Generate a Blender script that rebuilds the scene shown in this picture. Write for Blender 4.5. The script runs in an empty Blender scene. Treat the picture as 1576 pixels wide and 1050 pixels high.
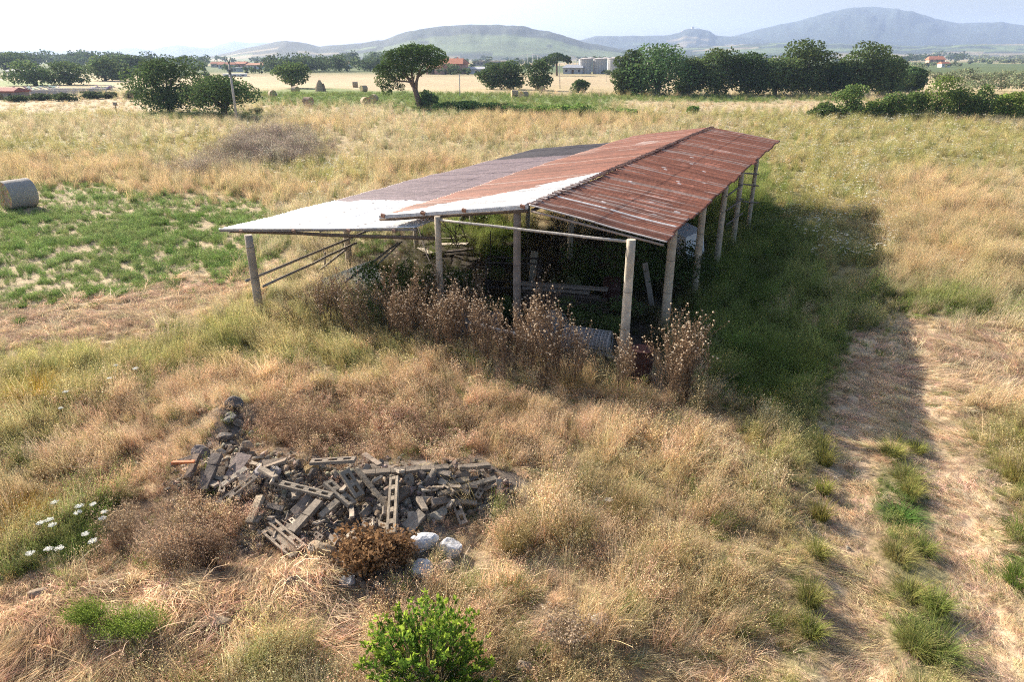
import bpy, bmesh, math, random
import numpy as np
from mathutils import Vector, Matrix, Euler

R = math.radians
PI = math.pi
# ------------------------------------------------------------------ camera
CAM_H, PITCH, FPX = 7.0, R(22.6), 1051.0
sc = bpy.context.scene
COL = sc.collection
cam_d = bpy.data.cameras.new("camera"); cam = bpy.data.objects.new("camera", cam_d); COL.objects.link(cam)
cam.location = (0, 0, CAM_H); cam.rotation_euler = (R(90) - PITCH, 0, 0)
cam_d.sensor_width = 36; cam_d.lens = 24.0; cam_d.clip_start = 0.1; cam_d.clip_end = 40000
sc.camera = cam
# ------------------------------------------------------------------ light
SUN_AZ, SUN_EL = R(-49), R(27.3)          # azimuth from +Y, clockwise positive
world = bpy.data.worlds.new("World"); sc.world = world; world.use_nodes = True
wn = world.node_tree; wn.nodes.clear()
sky = wn.nodes.new("ShaderNodeTexSky"); sky.sky_type = 'NISHITA'; sky.sun_disc = False
sky.sun_elevation = SUN_EL; sky.sun_rotation = SUN_AZ
sky.air_density = 1.0; sky.dust_density = 3.6; sky.ozone_density = 1.0; sky.altitude = 50
bg = wn.nodes.new("ShaderNodeBackground"); bg.inputs[1].default_value = 0.088
wo = wn.nodes.new("ShaderNodeOutputWorld")
wn.links.new(sky.outputs[0], bg.inputs[0]); wn.links.new(bg.outputs[0], wo.inputs[0])
sd = bpy.data.lights.new("sun", 'SUN'); sun = bpy.data.objects.new("sun", sd); COL.objects.link(sun)
sd.energy = 5.0; sd.angle = R(0.55); sd.color = (1.0, 0.91, 0.775)
sdir = Vector((math.sin(SUN_AZ) * math.cos(SUN_EL), math.cos(SUN_AZ) * math.cos(SUN_EL), math.sin(SUN_EL)))
sun.rotation_euler = sdir.to_track_quat('Z', 'Y').to_euler(); sun.location = (-20, 20, 40)
sc.view_settings.view_transform = 'Standard'; sc.view_settings.look = 'None'
sc.view_settings.exposure = 1.28; sc.view_settings.gamma = 1.0
sc.cycles.max_bounces = 8; sc.cycles.diffuse_bounces = 3; sc.cycles.glossy_bounces = 2
sc.cycles.transmission_bounces = 4; sc.cycles.transparent_max_bounces = 8; sc.cycles.volume_bounces = 1
sc.cycles.use_denoising = False; sc.cycles.use_adaptive_sampling = False; sc.cycles.sample_clamp_indirect = 4.0; sc.cycles.filter_width = 1.1

# ------------------------------------------------------------------ reference photo geometry
CP, SP = math.cos(PITCH), math.sin(PITCH)
def ray(px, py):
    a = (px - 788.0) / FPX; b = (525.0 - py) / FPX
    return np.array([a, CP + b * SP, -SP + b * CP])
def at(px, py, z=0.0):
    d = ray(px, py); t = (z - CAM_H) / d[2]
    return np.array([t * d[0], t * d[1], z])
def atY(px, py, Y):
    d = ray(px, py); t = Y / d[1]
    return np.array([t * d[0], Y, CAM_H + t * d[2]])
def topx(X, Y, Z=0.0):
    z = Z - CAM_H
    dep = np.maximum(Y * CP - z * SP, 0.05)
    return 788 + FPX * X / dep, 525 - FPX * (Y * SP + z * CP) / dep

# ------------------------------------------------------------------ noise
def _h(ix, iy, s):
    n = (ix.astype(np.int64) * 374761393 + iy.astype(np.int64) * 668265263 + s * 1442695041) & 0xffffffff
    n = ((n ^ (n >> 13)) * 1274126177) & 0xffffffff
    n = ((n ^ (n >> 16)) * 2246822519) & 0xffffffff
    return ((n ^ (n >> 15)) & 0xffff) / 65535.0
def vnoise(x, y, s=0):
    x = np.asarray(x, float); y = np.asarray(y, float)
    ix = np.floor(x); iy = np.floor(y); fx = x - ix; fy = y - iy
    fx = fx * fx * (3 - 2 * fx); fy = fy * fy * (3 - 2 * fy)
    a = _h(ix, iy, s); b = _h(ix + 1, iy, s); c = _h(ix, iy + 1, s); d = _h(ix + 1, iy + 1, s)
    return (a * (1 - fx) + b * fx) * (1 - fy) + (c * (1 - fx) + d * fx) * fy
def fbm(x, y, s=0, o=4):
    v = 0; a = .5; t = 0
    x = np.asarray(x, float); y = np.asarray(y, float)
    for k in range(o):
        v = v + a * vnoise(x * 2 ** k + 17.3 * k, y * 2 ** k - 9.1 * k, s + k); t += a; a *= .5
    return v / t

# ------------------------------------------------------------------ zones painted on the ground plane
MEADOW, GOLD, OLIVE, LUSH, ALFALFA, STRAW, BROWN, TRACK, FORE, SHADED_SOIL, RUBBLE, WHEAT, FARGREEN, TAN, GREYWEED, MOUND = range(16)
NZ = 16
SPLATS = [  # zone, cx, cy, rx, ry, weight  (photo pixels of ground points)
 (WHEAT, 540, 126, 330, 10, .8), (WHEAT, 900, 121, 240, 9, 1.1), (WHEAT, 520, 122, 140, 10, 1.2),
 (WHEAT, 100, 163, 160, 14, .9), (WHEAT, 1450, 131, 90, 7, .9), (WHEAT, 1370, 88, 40, 6, .8),
 (WHEAT, 1460, 100, 130, 4, 1.3), (WHEAT, 1150, 160, 300, 12, .5),
 (FARGREEN, 490, 149, 95, 11, 1.7), (FARGREEN, 720, 151, 120, 8, 1.2), (FARGREEN, 1500, 107, 100, 5, 1.7),
 (FARGREEN, 30, 128, 60, 4, 1.2), (FARGREEN, 800, 168, 160, 9, .9), (FARGREEN, 1080, 152, 260, 5, .8),
 (FARGREEN, 300, 178, 110, 6, .9), (FARGREEN, 800, 102, 1600, 8, .75), (OLIVE, 1150, 150, 300, 6, .6), (OLIVE, 200, 140, 260, 8, .7),
 (OLIVE, 120, 178, 260, 6, .7), (OLIVE, 1330, 212, 200, 26, 1.25), (OLIVE, 1500, 235, 130, 28, 1.15), (OLIVE, 1250, 290, 110, 36, .8), (LUSH, 1340, 205, 60, 8, .8), (LUSH, 1540, 228, 40, 8, .9), (OLIVE, 1180, 178, 200, 8, .7), (OLIVE, 930, 175, 120, 8, .6),
 (OLIVE, 480, 262, 90, 26, .9), (OLIVE, 60, 228, 170, 13, .7), (OLIVE, 330, 222, 90, 16, .6), (OLIVE, 560, 250, 70, 20, .5),
 (GREYWEED, 420, 232, 62, 17, 1.4), (GREYWEED, 300, 262, 40, 14, .6),
 (GOLD, 700, 205, 210, 26, .75), (GOLD, 300, 290, 190, 20, 1.0), (GOLD, 90, 262, 190, 18, .9), (GOLD, 1470, 360, 150, 100, .95),
 (GOLD, 1250, 245, 110, 30, .55), (GOLD, 640, 262, 90, 20, .8), (GOLD, 950, 185, 180, 14, .5),
 (ALFALFA, 30, 345, 130, 62, 1.9), (ALFALFA, 190, 320, 150, 34, 1.7), (ALFALFA, 320, 320, 90, 26, 1.3), (ALFALFA, 190, 380, 140, 48, 1.35),
 (ALFALFA, 40, 425, 100, 36, 1.3), (ALFALFA, 330, 395, 90, 30, 1.0), (ALFALFA, 590, 385, 60, 20, .8), (ALFALFA, 200, 445, 50, 22, .9),
 (STRAW, 60, 500, 170, 34, 1.4), (STRAW, 230, 440, 150, 34, 1.15), (STRAW, 300, 375, 90, 24, .7), (STRAW, 370, 430, 60, 30, .6),
 (OLIVE, 250, 545, 200, 50, .85), (OLIVE, 60, 590, 130, 50, .9), (OLIVE, 440, 500, 90, 45, .8), (OLIVE, 60, 690, 120, 40, .7), (OLIVE, 560, 560, 120, 50, .7),
 (TAN, 300, 640, 110, 70, 1.3), (TAN, 180, 700, 110, 80, 1.1), (TAN, 420, 600, 90, 40, .8), (TAN, 860, 640, 150, 60, 1.1), (TAN, 1010, 660, 110, 60, .9), (TAN, 760, 700, 80, 40, .8), (TAN, 640, 600, 120, 40, .8),
 (LUSH, 120, 825, 62, 38, 1.2), (GOLD, 30, 780, 60, 50, 1.3), (OLIVE, 20, 860, 90, 40, .8),
 (BROWN, 260, 800, 130, 90, 1.2), (BROWN, 470, 660, 120, 50, 1.2), (BROWN, 660, 660, 90, 45, .9), (BROWN, 560, 850, 90, 60, 1.0), (BROWN, 430, 880, 100, 40, .9),
 (MOUND, 60, 1000, 190, 90, 1.9), (MOUND, 330, 970, 130, 70, 1.5), (MOUND, 520, 990, 60, 60, 1.4), (MOUND, 440, 890, 90, 34, 1.5), (STRAW, 850, 1000, 60, 40, .6), (BROWN, 560, 706, 220, 12, 1.6), (OLIVE, 440, 985, 60, 50, 1.2), (OLIVE, 420, 1050, 60, 30, 1.0),
 (FORE, 1050, 800, 260, 230, 1.05), (OLIVE, 830, 790, 70, 50, .9), (OLIVE, 1240, 1000, 50, 90, .8), (OLIVE, 1190, 690, 80, 40, .95), (OLIVE, 930, 880, 80, 40, .7), (TAN, 1120, 760, 90, 60, .5),
 (STRAW, 830, 990, 110, 50, .8), (STRAW, 1180, 850, 70, 50, .6), (OLIVE, 1250, 730, 26, 90, 1.1), (OLIVE, 1060, 960, 120, 40, .6),
 (LUSH, 1170, 420, 100, 120, 1.5), (LUSH, 1200, 570, 100, 70, 1.5), (LUSH, 1135, 325, 60, 40, 1.2), (LUSH, 1310, 440, 40, 60, .8), (LUSH, 1440, 468, 70, 16, 1.05), (OLIVE, 1300, 420, 60, 90, 1.1), (FORE, 1250, 500, 50, 40, 1.1), (STRAW, 1330, 600, 50, 60, 1.3),
 (LUSH, 1090, 600, 50, 50, 1.0), (OLIVE, 1270, 360, 80, 40, .9), (OLIVE, 1190, 660, 90, 30, .9), (OLIVE, 1240, 325, 70, 24, .9), (BROWN, 1290, 445, 40, 20, 1.1),
 (LUSH, 1392, 770, 36, 150, 2.0), (LUSH, 1425, 1000, 40, 110, 2.0), (LUSH, 1252, 760, 16, 100, 1.7), (OLIVE, 1392, 760, 44, 150, 2.1), (OLIVE, 1425, 1000, 52, 120, 2.1), (OLIVE, 1254, 740, 24, 110, 2.2), (OLIVE, 1240, 960, 28, 110, 1.9), (FORE, 1300, 760, 60, 60, .9), (FORE, 1320, 940, 40, 60, .9), (STRAW, 1470, 760, 50, 60, .8), (OLIVE, 1500, 900, 30, 60, .7), (LUSH, 1384, 778, 46, 16, 2.0), (LUSH, 1440, 990, 40, 40, .9), (FORE, 1390, 640, 50, 40, .9),
 (OLIVE, 1575, 720, 44, 90, 2.2), (LUSH, 1570, 860, 40, 60, 1.6), (OLIVE, 1570, 860, 60, 60, 1.0), (STRAW, 1490, 565, 120, 55, 1.4), (FORE, 1520, 640, 100, 60, .8), (STRAW, 1520, 800, 40, 260, .8),
 (SHADED_SOIL, 850, 450, 190, 80, 1.6), (SHADED_SOIL, 660, 420, 110, 50, 1.2), (SHADED_SOIL, 960, 500, 80, 60, 1.4), (SHADED_SOIL, 1060, 370, 50, 60, 1.2), (LUSH, 740, 365, 70, 22, 1.5),(BROWN, 1000, 580, 60, 30, 1.2),(BROWN,760,560,130,30,.7),  # ground under the shed: roof shade put into the dark soil colour
 (RUBBLE, 450, 825, 80, 42, 2.4), (RUBBLE, 400, 735, 110, 50, 2.2), (RUBBLE, 560, 770, 150, 60, 2.0), (RUBBLE, 700, 750, 110, 40, 1.9), (RUBBLE, 500, 850, 90, 50, 1.4), (RUBBLE, 650, 850, 60, 40, 1.5), (RUBBLE, 360, 660, 40, 40, 1.6), (RUBBLE, 840, 760, 90, 16, 1.2), (RUBBLE, 560, 905, 70, 22, 1.2),
]
RUTS = [[(1318,1080),(1306,960),(1300,860),(1300,760),(1312,680),(1340,600),(1352,530)],
        [(1560,1080),(1520,980),(1488,860),(1455,740),(1428,650),(1408,560),(1404,500)]]
RUTW = [[at(*p)[:2] for p in r] for r in RUTS]
def rut_dist(X, Y):
    best = np.full(np.shape(X), 99.0)
    for r in RUTW:
        for a, b in zip(r[:-1], r[1:]):
            d = b - a; L = d @ d
            t = np.clip(((X - a[0]) * d[0] + (Y - a[1]) * d[1]) / L, 0, 1)
            best = np.minimum(best, np.hypot(X - a[0] - t * d[0], Y - a[1] - t * d[1]))
    return best
def zones(X, Y, seed=5, edge=.45):
    px, py = topx(X, Y)
    W = np.zeros((NZ,) + np.shape(X))
    W[MEADOW] = .42
    W[WHEAT] = np.where(py < 175, .15, 0)
    W[FORE] = np.where(py > 560, .55, .05)
    for z, cx, cy, rx, ry, w in SPLATS:
        d = ((px - cx) / rx) ** 2 + ((py - cy) / ry) ** 2
        W[z] += w * np.exp(-d * .9)
    sc_ = np.where(Y > 60, .12, np.where(Y > 25, .5, 1.3))
    for k in range(NZ):
        n = fbm(X * 1.1, Y * .9, seed + 11 * k, 4) if np.ndim(X) else 0
        nf = fbm(X * .09, Y * .05, seed + 11 * k + 5, 4)
        n = np.where(Y > 45, nf, n)
        W[k] = W[k] * (1 + 1.4 * edge * (n - .5)) + edge * .9 * (n - .5) * (W[k] > .12)
    rd = rut_dist(X, Y)
    W[TRACK] = 2.5 * np.clip(1.30 - rd / (.25 + .30 * fbm(X * 1.3, Y * 1.3, 91, 4)), 0, 1) * np.clip((30 - Y) / 8, 0, 1) * (.45 + 1.1 * fbm(X * .9, Y * .5, 93, 3))
    return W
def zone_pick(X, Y): return np.argmax(zones(X, Y), axis=0)

# ------------------------------------------------------------------ terrain height
MND = [  # px, py, rx, ry (m), height
 (430, 730, 1.3, .8, .30), (560, 765, 1.5, .8, .34), (690, 740, 1.2, .6, .22), (360, 650, .6, 1.0, .34), (560, 870, .9, .5, .28),
 (120, 985, 1.0, .4, .22), (330, 950, .9, .5, .30), (290, 760, .8, .8, .22), (450, 900, .5, .4, .22), (250, 640, 1.4, 1.2, .22),
 (420, 1010, .5, .4, .16), (640, 610, 1.8, 1.0, .15), (1180, 880, 1.2, .8, .10), (900, 960, .8, .6, .14), (700, 570, 3.0, 1.2, .12)]
MNDW = [(at(a, b)[0], at(a, b)[1], c, d, e) for a, b, c, d, e in MND]
def hgt(X, Y):
    X = np.asarray(X, float); Y = np.asarray(Y, float)
    near = np.clip((70 - Y) / 30, 0, 1)
    h = near * (.12 * (fbm(X * .45, Y * .45, 3, 3) - .5) + .15 * (fbm(X * 1.5, Y * 1.5, 7, 4) - .5))
    px, py = topx(X, Y)
    ll = np.exp(-(((px - 220) / 330) ** 2 + ((py - 960) / 110) ** 2))
    h = h + near * ll * .50 * (fbm(X * 1.9, Y * 1.9, 23, 4) - .45)
    for cx, cy, rx, ry, a in MNDW:
        h = h + a * np.exp(-((X - cx) / rx) ** 2 - ((Y - cy) / ry) ** 2)
    # the mown field on the left lies a little lower
    lf = np.clip((-8.2 - X - .10 * (Y - 19)) / 1.6, 0, 1) * np.clip((Y - 14.5) / 2, 0, 1) * np.clip((60 - Y) / 10, 0, 1)
    h = h - .28 * lf
    rd = rut_dist(X, Y)
    h = h - .055 * np.exp(-(rd / .36) ** 2) + .04 * np.exp(-((rd - .62) / .2) ** 2) * near
    far = np.clip((Y - 60) / 60, 0, 1)
    h = h + far * .5 * (fbm(X * .012, Y * .012, 31, 3) - .5)
    return h
def gp(px, py, dz=0.0):
    z = 0.0
    for _ in range(8):
        p = at(px, py, z + dz); z = float(hgt(p[0], p[1]))
    return Vector((float(p[0]), float(p[1]), z))

# ------------------------------------------------------------------ materials
MATS = {}
def vmat(name, rough=.9, nscale=8., namp=.3, bump=0., trans=0., metallic=0., inst=False, spec=.3, n2=None):
    if name in MATS: return MATS[name]
    m = bpy.data.materials.new(name); m.use_nodes = True; nt = m.node_tree; nt.nodes.clear()
    N, L = nt.nodes.new, nt.links.new
    out = N("ShaderNodeOutputMaterial")
    a = N("ShaderNodeAttribute"); a.attribute_name = "Col"; col = a.outputs["Color"]
    if inst:
        b = N("ShaderNodeAttribute"); b.attribute_type = 'INSTANCER'; b.attribute_name = "tint"
        mx = N("ShaderNodeMix"); mx.data_type = 'RGBA'; mx.blend_type = 'MULTIPLY'; mx.inputs[0].default_value = 1
        L(col, mx.inputs[6]); L(b.outputs["Color"], mx.inputs[7]); col = mx.outputs[2]
    if namp > 0:
        tc = N("ShaderNodeTexCoord"); nz = N("ShaderNodeTexNoise"); nz.inputs["Scale"].default_value = nscale; nz.inputs["Detail"].default_value = 8; nz.inputs["Roughness"].default_value = .65
        L(tc.outputs["Object"], nz.inputs["Vector"])
        mr = N("ShaderNodeMapRange"); mr.inputs[1].default_value = .3; mr.inputs[2].default_value = .7; mr.inputs[3].default_value = 1 - namp; mr.inputs[4].default_value = 1 + namp
        L(nz.outputs[0], mr.inputs[0])
        vm = N("ShaderNodeVectorMath"); vm.operation = 'SCALE'; L(col, vm.inputs[0]); L(mr.outputs[0], vm.inputs["Scale"]); col = vm.outputs[0]
        if n2:
            nz2 = N("ShaderNodeTexNoise"); nz2.inputs["Scale"].default_value = n2; nz2.inputs["Detail"].default_value = 5; L(tc.outputs["Object"], nz2.inputs["Vector"])
            mr2 = N("ShaderNodeMapRange"); mr2.inputs[1].default_value = .3; mr2.inputs[2].default_value = .7; mr2.inputs[3].default_value = 1 - namp * .7; mr2.inputs[4].default_value = 1 + namp * .7
            L(nz2.outputs[0], mr2.inputs[0])
            v2 = N("ShaderNodeVectorMath"); v2.operation = 'SCALE'; L(col, v2.inputs[0]); L(mr2.outputs[0], v2.inputs["Scale"]); col = v2.outputs[0]
    if trans > 0:
        d = N("ShaderNodeBsdfDiffuse"); t = N("ShaderNodeBsdfTranslucent"); ms = N("ShaderNodeMixShader"); ms.inputs[0].default_value = trans
        L(col, d.inputs[0]); L(col, t.inputs[0]); L(d.outputs[0], ms.inputs[1]); L(t.outputs[0], ms.inputs[2]); L(ms.outputs[0], out.inputs[0])
    else:
        p = N("ShaderNodeBsdfPrincipled"); p.inputs["Roughness"].default_value = rough; p.inputs["Metallic"].default_value = metallic
        p.inputs["Specular IOR Level"].default_value = spec
        L(col, p.inputs["Base Color"]); L(p.outputs[0], out.inputs[0])
        if bump > 0:
            bp = N("ShaderNodeBump"); bp.inputs["Strength"].default_value = bump; bp.inputs["Distance"].default_value = .05
            L(nz.outputs[0], bp.inputs["Height"]); L(bp.outputs[0], p.inputs["Normal"])
    MATS[name] = m; return m
M_GROUND = vmat("dry_ground", nscale=3.2, namp=.38, bump=.9, n2=22., spec=.1)
M_GRASS = vmat("grass_blades", trans=.38, namp=0, inst=True)
M_LEAF = vmat("tree_leaves", trans=.30, namp=0)
M_BARK = vmat("bark", nscale=6, namp=.35, bump=.5)
M_STONE = vmat("stone", nscale=14, namp=.32, bump=.6)
M_CONC = vmat("weathered_concrete", nscale=18, namp=.28, bump=.4, n2=3.)
M_WOOD = vmat("grey_wood", nscale=12, namp=.35, bump=.4)
M_POST = vmat("post_concrete", nscale=5, namp=.25, bump=.35, n2=1.3)
M_ROOF = vmat("corrugated_iron", rough=.62, nscale=5.5, namp=.30, bump=.15, spec=.35, n2=40.)
M_WALL = vmat("house_walls", nscale=.3, namp=.10)
M_HILL = vmat("hill_woods", nscale=.02, namp=.35, bump=0, n2=.004)
M_METAL = vmat("rusty_metal", rough=.7, nscale=10, namp=.4, bump=.3)
M_STRAW = vmat("straw_bale", nscale=25, namp=.35, bump=.8)
M_PAINT = vmat("white_enamel", rough=.45, nscale=4, namp=.10, spec=.5)

# ------------------------------------------------------------------ mesh helpers
def np_mesh(name, V, F, C=None, mat=None, smooth=False):
    """V (n,3), F (m,4) quads or (m,3) tris, C per-vertex (n,3)"""
    me = bpy.data.meshes.new(name); V = np.asarray(V, np.float32); F = np.asarray(F, np.int32)
    k = F.shape[1]
    me.vertices.add(len(V)); me.vertices.foreach_set("co", V.ravel())
    me.loops.add(F.size); me.loops.foreach_set("vertex_index", F.ravel())
    me.polygons.add(len(F)); me.polygons.foreach_set("loop_start", np.arange(0, F.size, k, dtype=np.int32))
    if smooth: me.polygons.foreach_set("use_smooth", np.ones(len(F), bool))
    me.update(calc_edges=True)
    c = np.ones((len(V), 4), np.float32)
    if C is not None: c[:, :3] = C
    at_ = me.attributes.new("Col", 'FLOAT_COLOR', 'POINT'); at_.data.foreach_set("color", c.ravel())
    if mat: me.materials.append(mat)
    me.validate()
    return me
class MB:
    def __init__(s): s.v = []; s.f = []; s.c = []
    def add(s, vs, fs, col):
        o = len(s.v); s.v += [tuple(map(float, v)) for v in vs]; s.f += [tuple(i + o for i in f) for f in fs]
        if len(np.shape(col)) == 1: col = [tuple(col)] * len(vs)
        s.c += [tuple(c) for c in col]
    def box(s, c, size, col, rot=None, jit=0, rnd=random):
        x, y, z = [q / 2 for q in size]
        vs = [Vector((a * x, b * y, d * z)) for d in (-1, 1) for a, b in ((-1, -1), (1, -1), (1, 1), (-1, 1))]
        if jit: vs = [v + Vector([rnd.uniform(-jit, jit) for _ in range(3)]) for v in vs]
        if rot is not None: vs = [rot @ v for v in vs]
        vs = [v + Vector(c) for v in vs]
        s.add(vs, [(3, 2, 1, 0), (4, 5, 6, 7), (0, 1, 5, 4), (1, 2, 6, 5), (2, 3, 7, 6), (3, 0, 4, 7)], col)
    def tube(s, pts, rad, col, n=8, caps=True):
        pts = [Vector(p) for p in pts]
        if not hasattr(rad, '__len__'): rad = [rad] * len(pts)
        vs = []; fs = []; ref = None
        for i, p in enumerate(pts):
            d = (pts[min(i + 1, len(pts) - 1)] - pts[max(i - 1, 0)]).normalized()
            if ref is None: ref = Vector((0, 0, 1)) if abs(d.z) < .9 else Vector((1, 0, 0))
            a = d.cross(ref).normalized(); b = d.cross(a).normalized(); ref = -b if False else ref
            for k in range(n):
                t = 2 * PI * k / n
                vs.append(p + (a * math.cos(t) + b * math.sin(t)) * rad[i])
        for i in range(len(pts) - 1):
            for k in range(n):
                fs.append((i * n + k, i * n + (k + 1) % n, (i + 1) * n + (k + 1) % n, (i + 1) * n + k))
        if caps:
            fs.append(tuple(range(n))[::-1]); fs.append(tuple(range((len(pts) - 1) * n, len(pts) * n)))
        s.add(vs, fs, col)
    def mesh(s, name, mat, smooth=False):
        me = bpy.data.meshes.new(name); me.from_pydata(s.v, [], s.f); me.update()
        a = me.attributes.new("Col", 'FLOAT_COLOR', 'POINT')
        c = np.ones((len(s.v), 4), np.float32)
        if s.c: c[:, :3] = np.array(s.c, np.float32)
        a.data.foreach_set("color", c.ravel()); me.materials.append(mat)
        if smooth: me.polygons.foreach_set("use_smooth", np.ones(len(me.polygons), bool))
        return me
    def build(s, name, mat, parent=None, smooth=False, loc=None):
        return link(name, s.mesh(name, mat, smooth), parent, loc)
def link(name, me, parent=None, loc=None):
    o = bpy.data.objects.new(name, me); COL.objects.link(o)
    if parent is not None: o.parent = parent
    if loc is not None: o.location = loc
    return o
def tag(o, label=None, cat=None, group=None, kind=None):
    if label: o["label"] = label
    if cat: o["category"] = cat
    if group: o["group"] = group
    if kind: o["kind"] = kind
    return o
def empty(name, loc, label, cat, group=None, rz=0):
    o = bpy.data.objects.new(name, None); COL.objects.link(o); o.empty_display_size = .2
    o.location = loc; o.rotation_euler = (0, 0, rz)
    return tag(o, label, cat, group)
def lin(r, g, b):
    return tuple(((c / 255) / 12.92 if c / 255 <= .04045 else ((c / 255 + .055) / 1.055) ** 2.4) for c in (r, g, b))

# ------------------------------------------------------------------ ground sheet
ZSOIL = np.array([
 (.40,.32,.19), (.42,.32,.17), (.25,.215,.11), (.085,.095,.04), (.35,.275,.17), (.43,.33,.215), (.25,.17,.11), (.44,.34,.235),
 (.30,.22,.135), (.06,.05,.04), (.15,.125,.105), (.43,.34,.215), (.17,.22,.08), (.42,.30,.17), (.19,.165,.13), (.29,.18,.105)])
def axis(fine_lo, fine_hi, step, mid_hi, mid_step, far, g):
    a = list(np.arange(fine_lo, fine_hi, step)); v = fine_hi
    while v < mid_hi: a.append(v); v += mid_step
    s = mid_step
    while v < far: a.append(v); s = max(s, v * g); v += s
    a.append(far); return a
def make_ground():
    xp = axis(0, 16, .13, 60, .35, 9000, .03); xs = np.array([-x for x in xp[:0:-1]] + xp)
    yb = [-9000, -3000, -1000, -300, -100, -40, -15, -5, 0, 2, 3.5, 4.5]
    yp = axis(5, 34, .15, 60, .4, 9000, .014); ys = np.array(yb + yp)
    X, Y = np.meshgrid(xs, ys); n, m = X.shape
    Z = hgt(X, Y)
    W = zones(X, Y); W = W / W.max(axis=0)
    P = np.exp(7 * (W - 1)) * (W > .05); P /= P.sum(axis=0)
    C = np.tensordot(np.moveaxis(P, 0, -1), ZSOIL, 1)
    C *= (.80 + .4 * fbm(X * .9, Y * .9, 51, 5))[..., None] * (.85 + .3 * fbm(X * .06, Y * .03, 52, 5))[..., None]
    # far plain: bands of fields
    far = np.clip((Y - 260) / 120, 0, 1)[..., None]
    fb = fbm(X * .0025, Y * .004, 77, 3)[..., None]
    fc = np.where(fb > .55, np.array([.38,.30,.17]), np.where(fb > .45, np.array([.13,.17,.07]), np.array([.10,.13,.055])))
    C = C * (1 - far) + fc * far * (.85 + .3 * fbm(X * .02, Y * .02, 78, 3))[..., None]
    idx = np.arange(n * m).reshape(n, m)
    F = np.stack([idx[:-1, :-1], idx[:-1, 1:], idx[1:, 1:], idx[1:, :-1]], -1).reshape(-1, 4)
    V = np.stack([X, Y, Z], -1).reshape(-1, 3)
    tag(link("ground", np_mesh("ground", V, F, C.reshape(-1, 3), M_GROUND, True)), "dry farmland ground with grass and wheel ruts", "ground", kind="structure")
make_ground()

# ------------------------------------------------------------------ hills
def hill(crest, D, depth, col, seed, label, meadow=None, rough=.12):
    xs = [c[0] for c in crest]; n = 260; m = 26
    px = np.linspace(min(xs), max(xs), n)
    py = np.interp(px, xs, [c[1] for c in crest]) 
    py = py + 1.3 * (fbm(px * .09, px * 0, seed, 4) - .5)
    V = np.zeros((m, n, 3)); C = np.zeros((m, n, 3))
    for i in range(m):
        t = i / (m - 1) * 1.5          # 0 foot, 1 crest, 1.5 back
        for j in range(n):
            pc = atY(px[j], py[j], D); top = max(pc[2], 2.0)
            yy = D - depth * (1 - t)
            prof = math.sin(min(t, 1) * PI / 2) ** 1.15 if t <= 1 else max(0, 1 - (t - 1) * 1.8) 
            nz = (float(fbm(px[j] * .035, t * 3, seed + 3, 4)) - .5) * rough * 2.4 * math.sin(min(t, 1) * PI)
            zz = -3 + (top + 3) * max(0, prof * (1 + nz)); xx = pc[0] * (yy / D) if t <= 1 else pc[0] * yy / D
            V[i, j] = (xx, yy, zz)
    X = V[..., 0]; Y = V[..., 1]
    nn = fbm(X * .012, Y * .012, seed + 9, 5)
    nf_ = fbm(X * .05, Y * .03, seed + 29, 4); C[:] = np.array(col) * (.35 + .8 * nn + .8 * nf_ * nf_)[..., None]
    if meadow:
        g = fbm(X * .004, Y * .009, seed + 13, 3); t = np.linspace(0, 1.5, m)[:, None]
        mk = (g > .56) & (t < meadow)
        C[mk] = np.array([.10,.135,.06]); mk = (g < .34) & (t < meadow); C[mk] = np.array([.24,.20,.13])
    idx = np.arange(n * m).reshape(m, n)
    F = np.stack([idx[:-1, :-1], idx[:-1, 1:], idx[1:, 1:], idx[1:, :-1]], -1).reshape(-1, 4)
    tag(link("hill", np_mesh("hill", V.reshape(-1, 3), F, C.reshape(-1, 3), M_HILL, True)), label, "hill", kind="structure")
HG = (.028,.044,.036)
hill([(-160,84),(-60,79),(0,76),(60,75),(120,79.5),(165,75.5),(200,73),(232,76),(272,68.5),(300,72.5),(345,74),(420,79),(520,86)], 6500, 1500, HG, 1, "pale blue distant hill range at far left")
hill([(290,86),(330,70),(360,62.5),(384,65.5),(410,64),(440,68),(500,76),(600,84)], 7800, 1200, HG, 2, "faintest distant peak behind the left hills")
hill([(860,72),(892,61),(918,55.5),(992,54.5),(1025,54),(1046,50),(1058,45),(1075,44),(1092,48),(1102,54),(1128,56),(1160,58),(1240,70)], 4300, 900, HG, 4, "low blue ridge with a village on its small summit", .5)
hill([(1070,66),(1125,56),(1150,50),(1190,41),(1230,31),(1270,20.5),(1300,13.5),(1345,11),(1378,13),(1420,24.5),(1472,35.5),(1520,34),(1576,38),(1700,50),(1800,66)], 5200, 1700, HG, 5, "large blue rounded hill at right")
hill([(960,82),(1030,74),(1100,70),(1180,66),(1260,66),(1340,68),(1420,70),(1500,68),(1620,66),(1760,76)], 2900, 900, HG, 6, "low wooded foothill under the large hill", .8)
hill([(290,92),(345,82),(378,74),(410,67),(440,63),(470,67),(492,71.5),(520,69),(560,66),(590,61),(612,53),(640,46),(675,41.5),(735,37.5),(792,40),(845,48),(872,57),(905,66),(960,76),(1040,86)], 2500, 900, (.018,.032,.026), 7, "green wooded hill behind the pine", .45)

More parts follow.
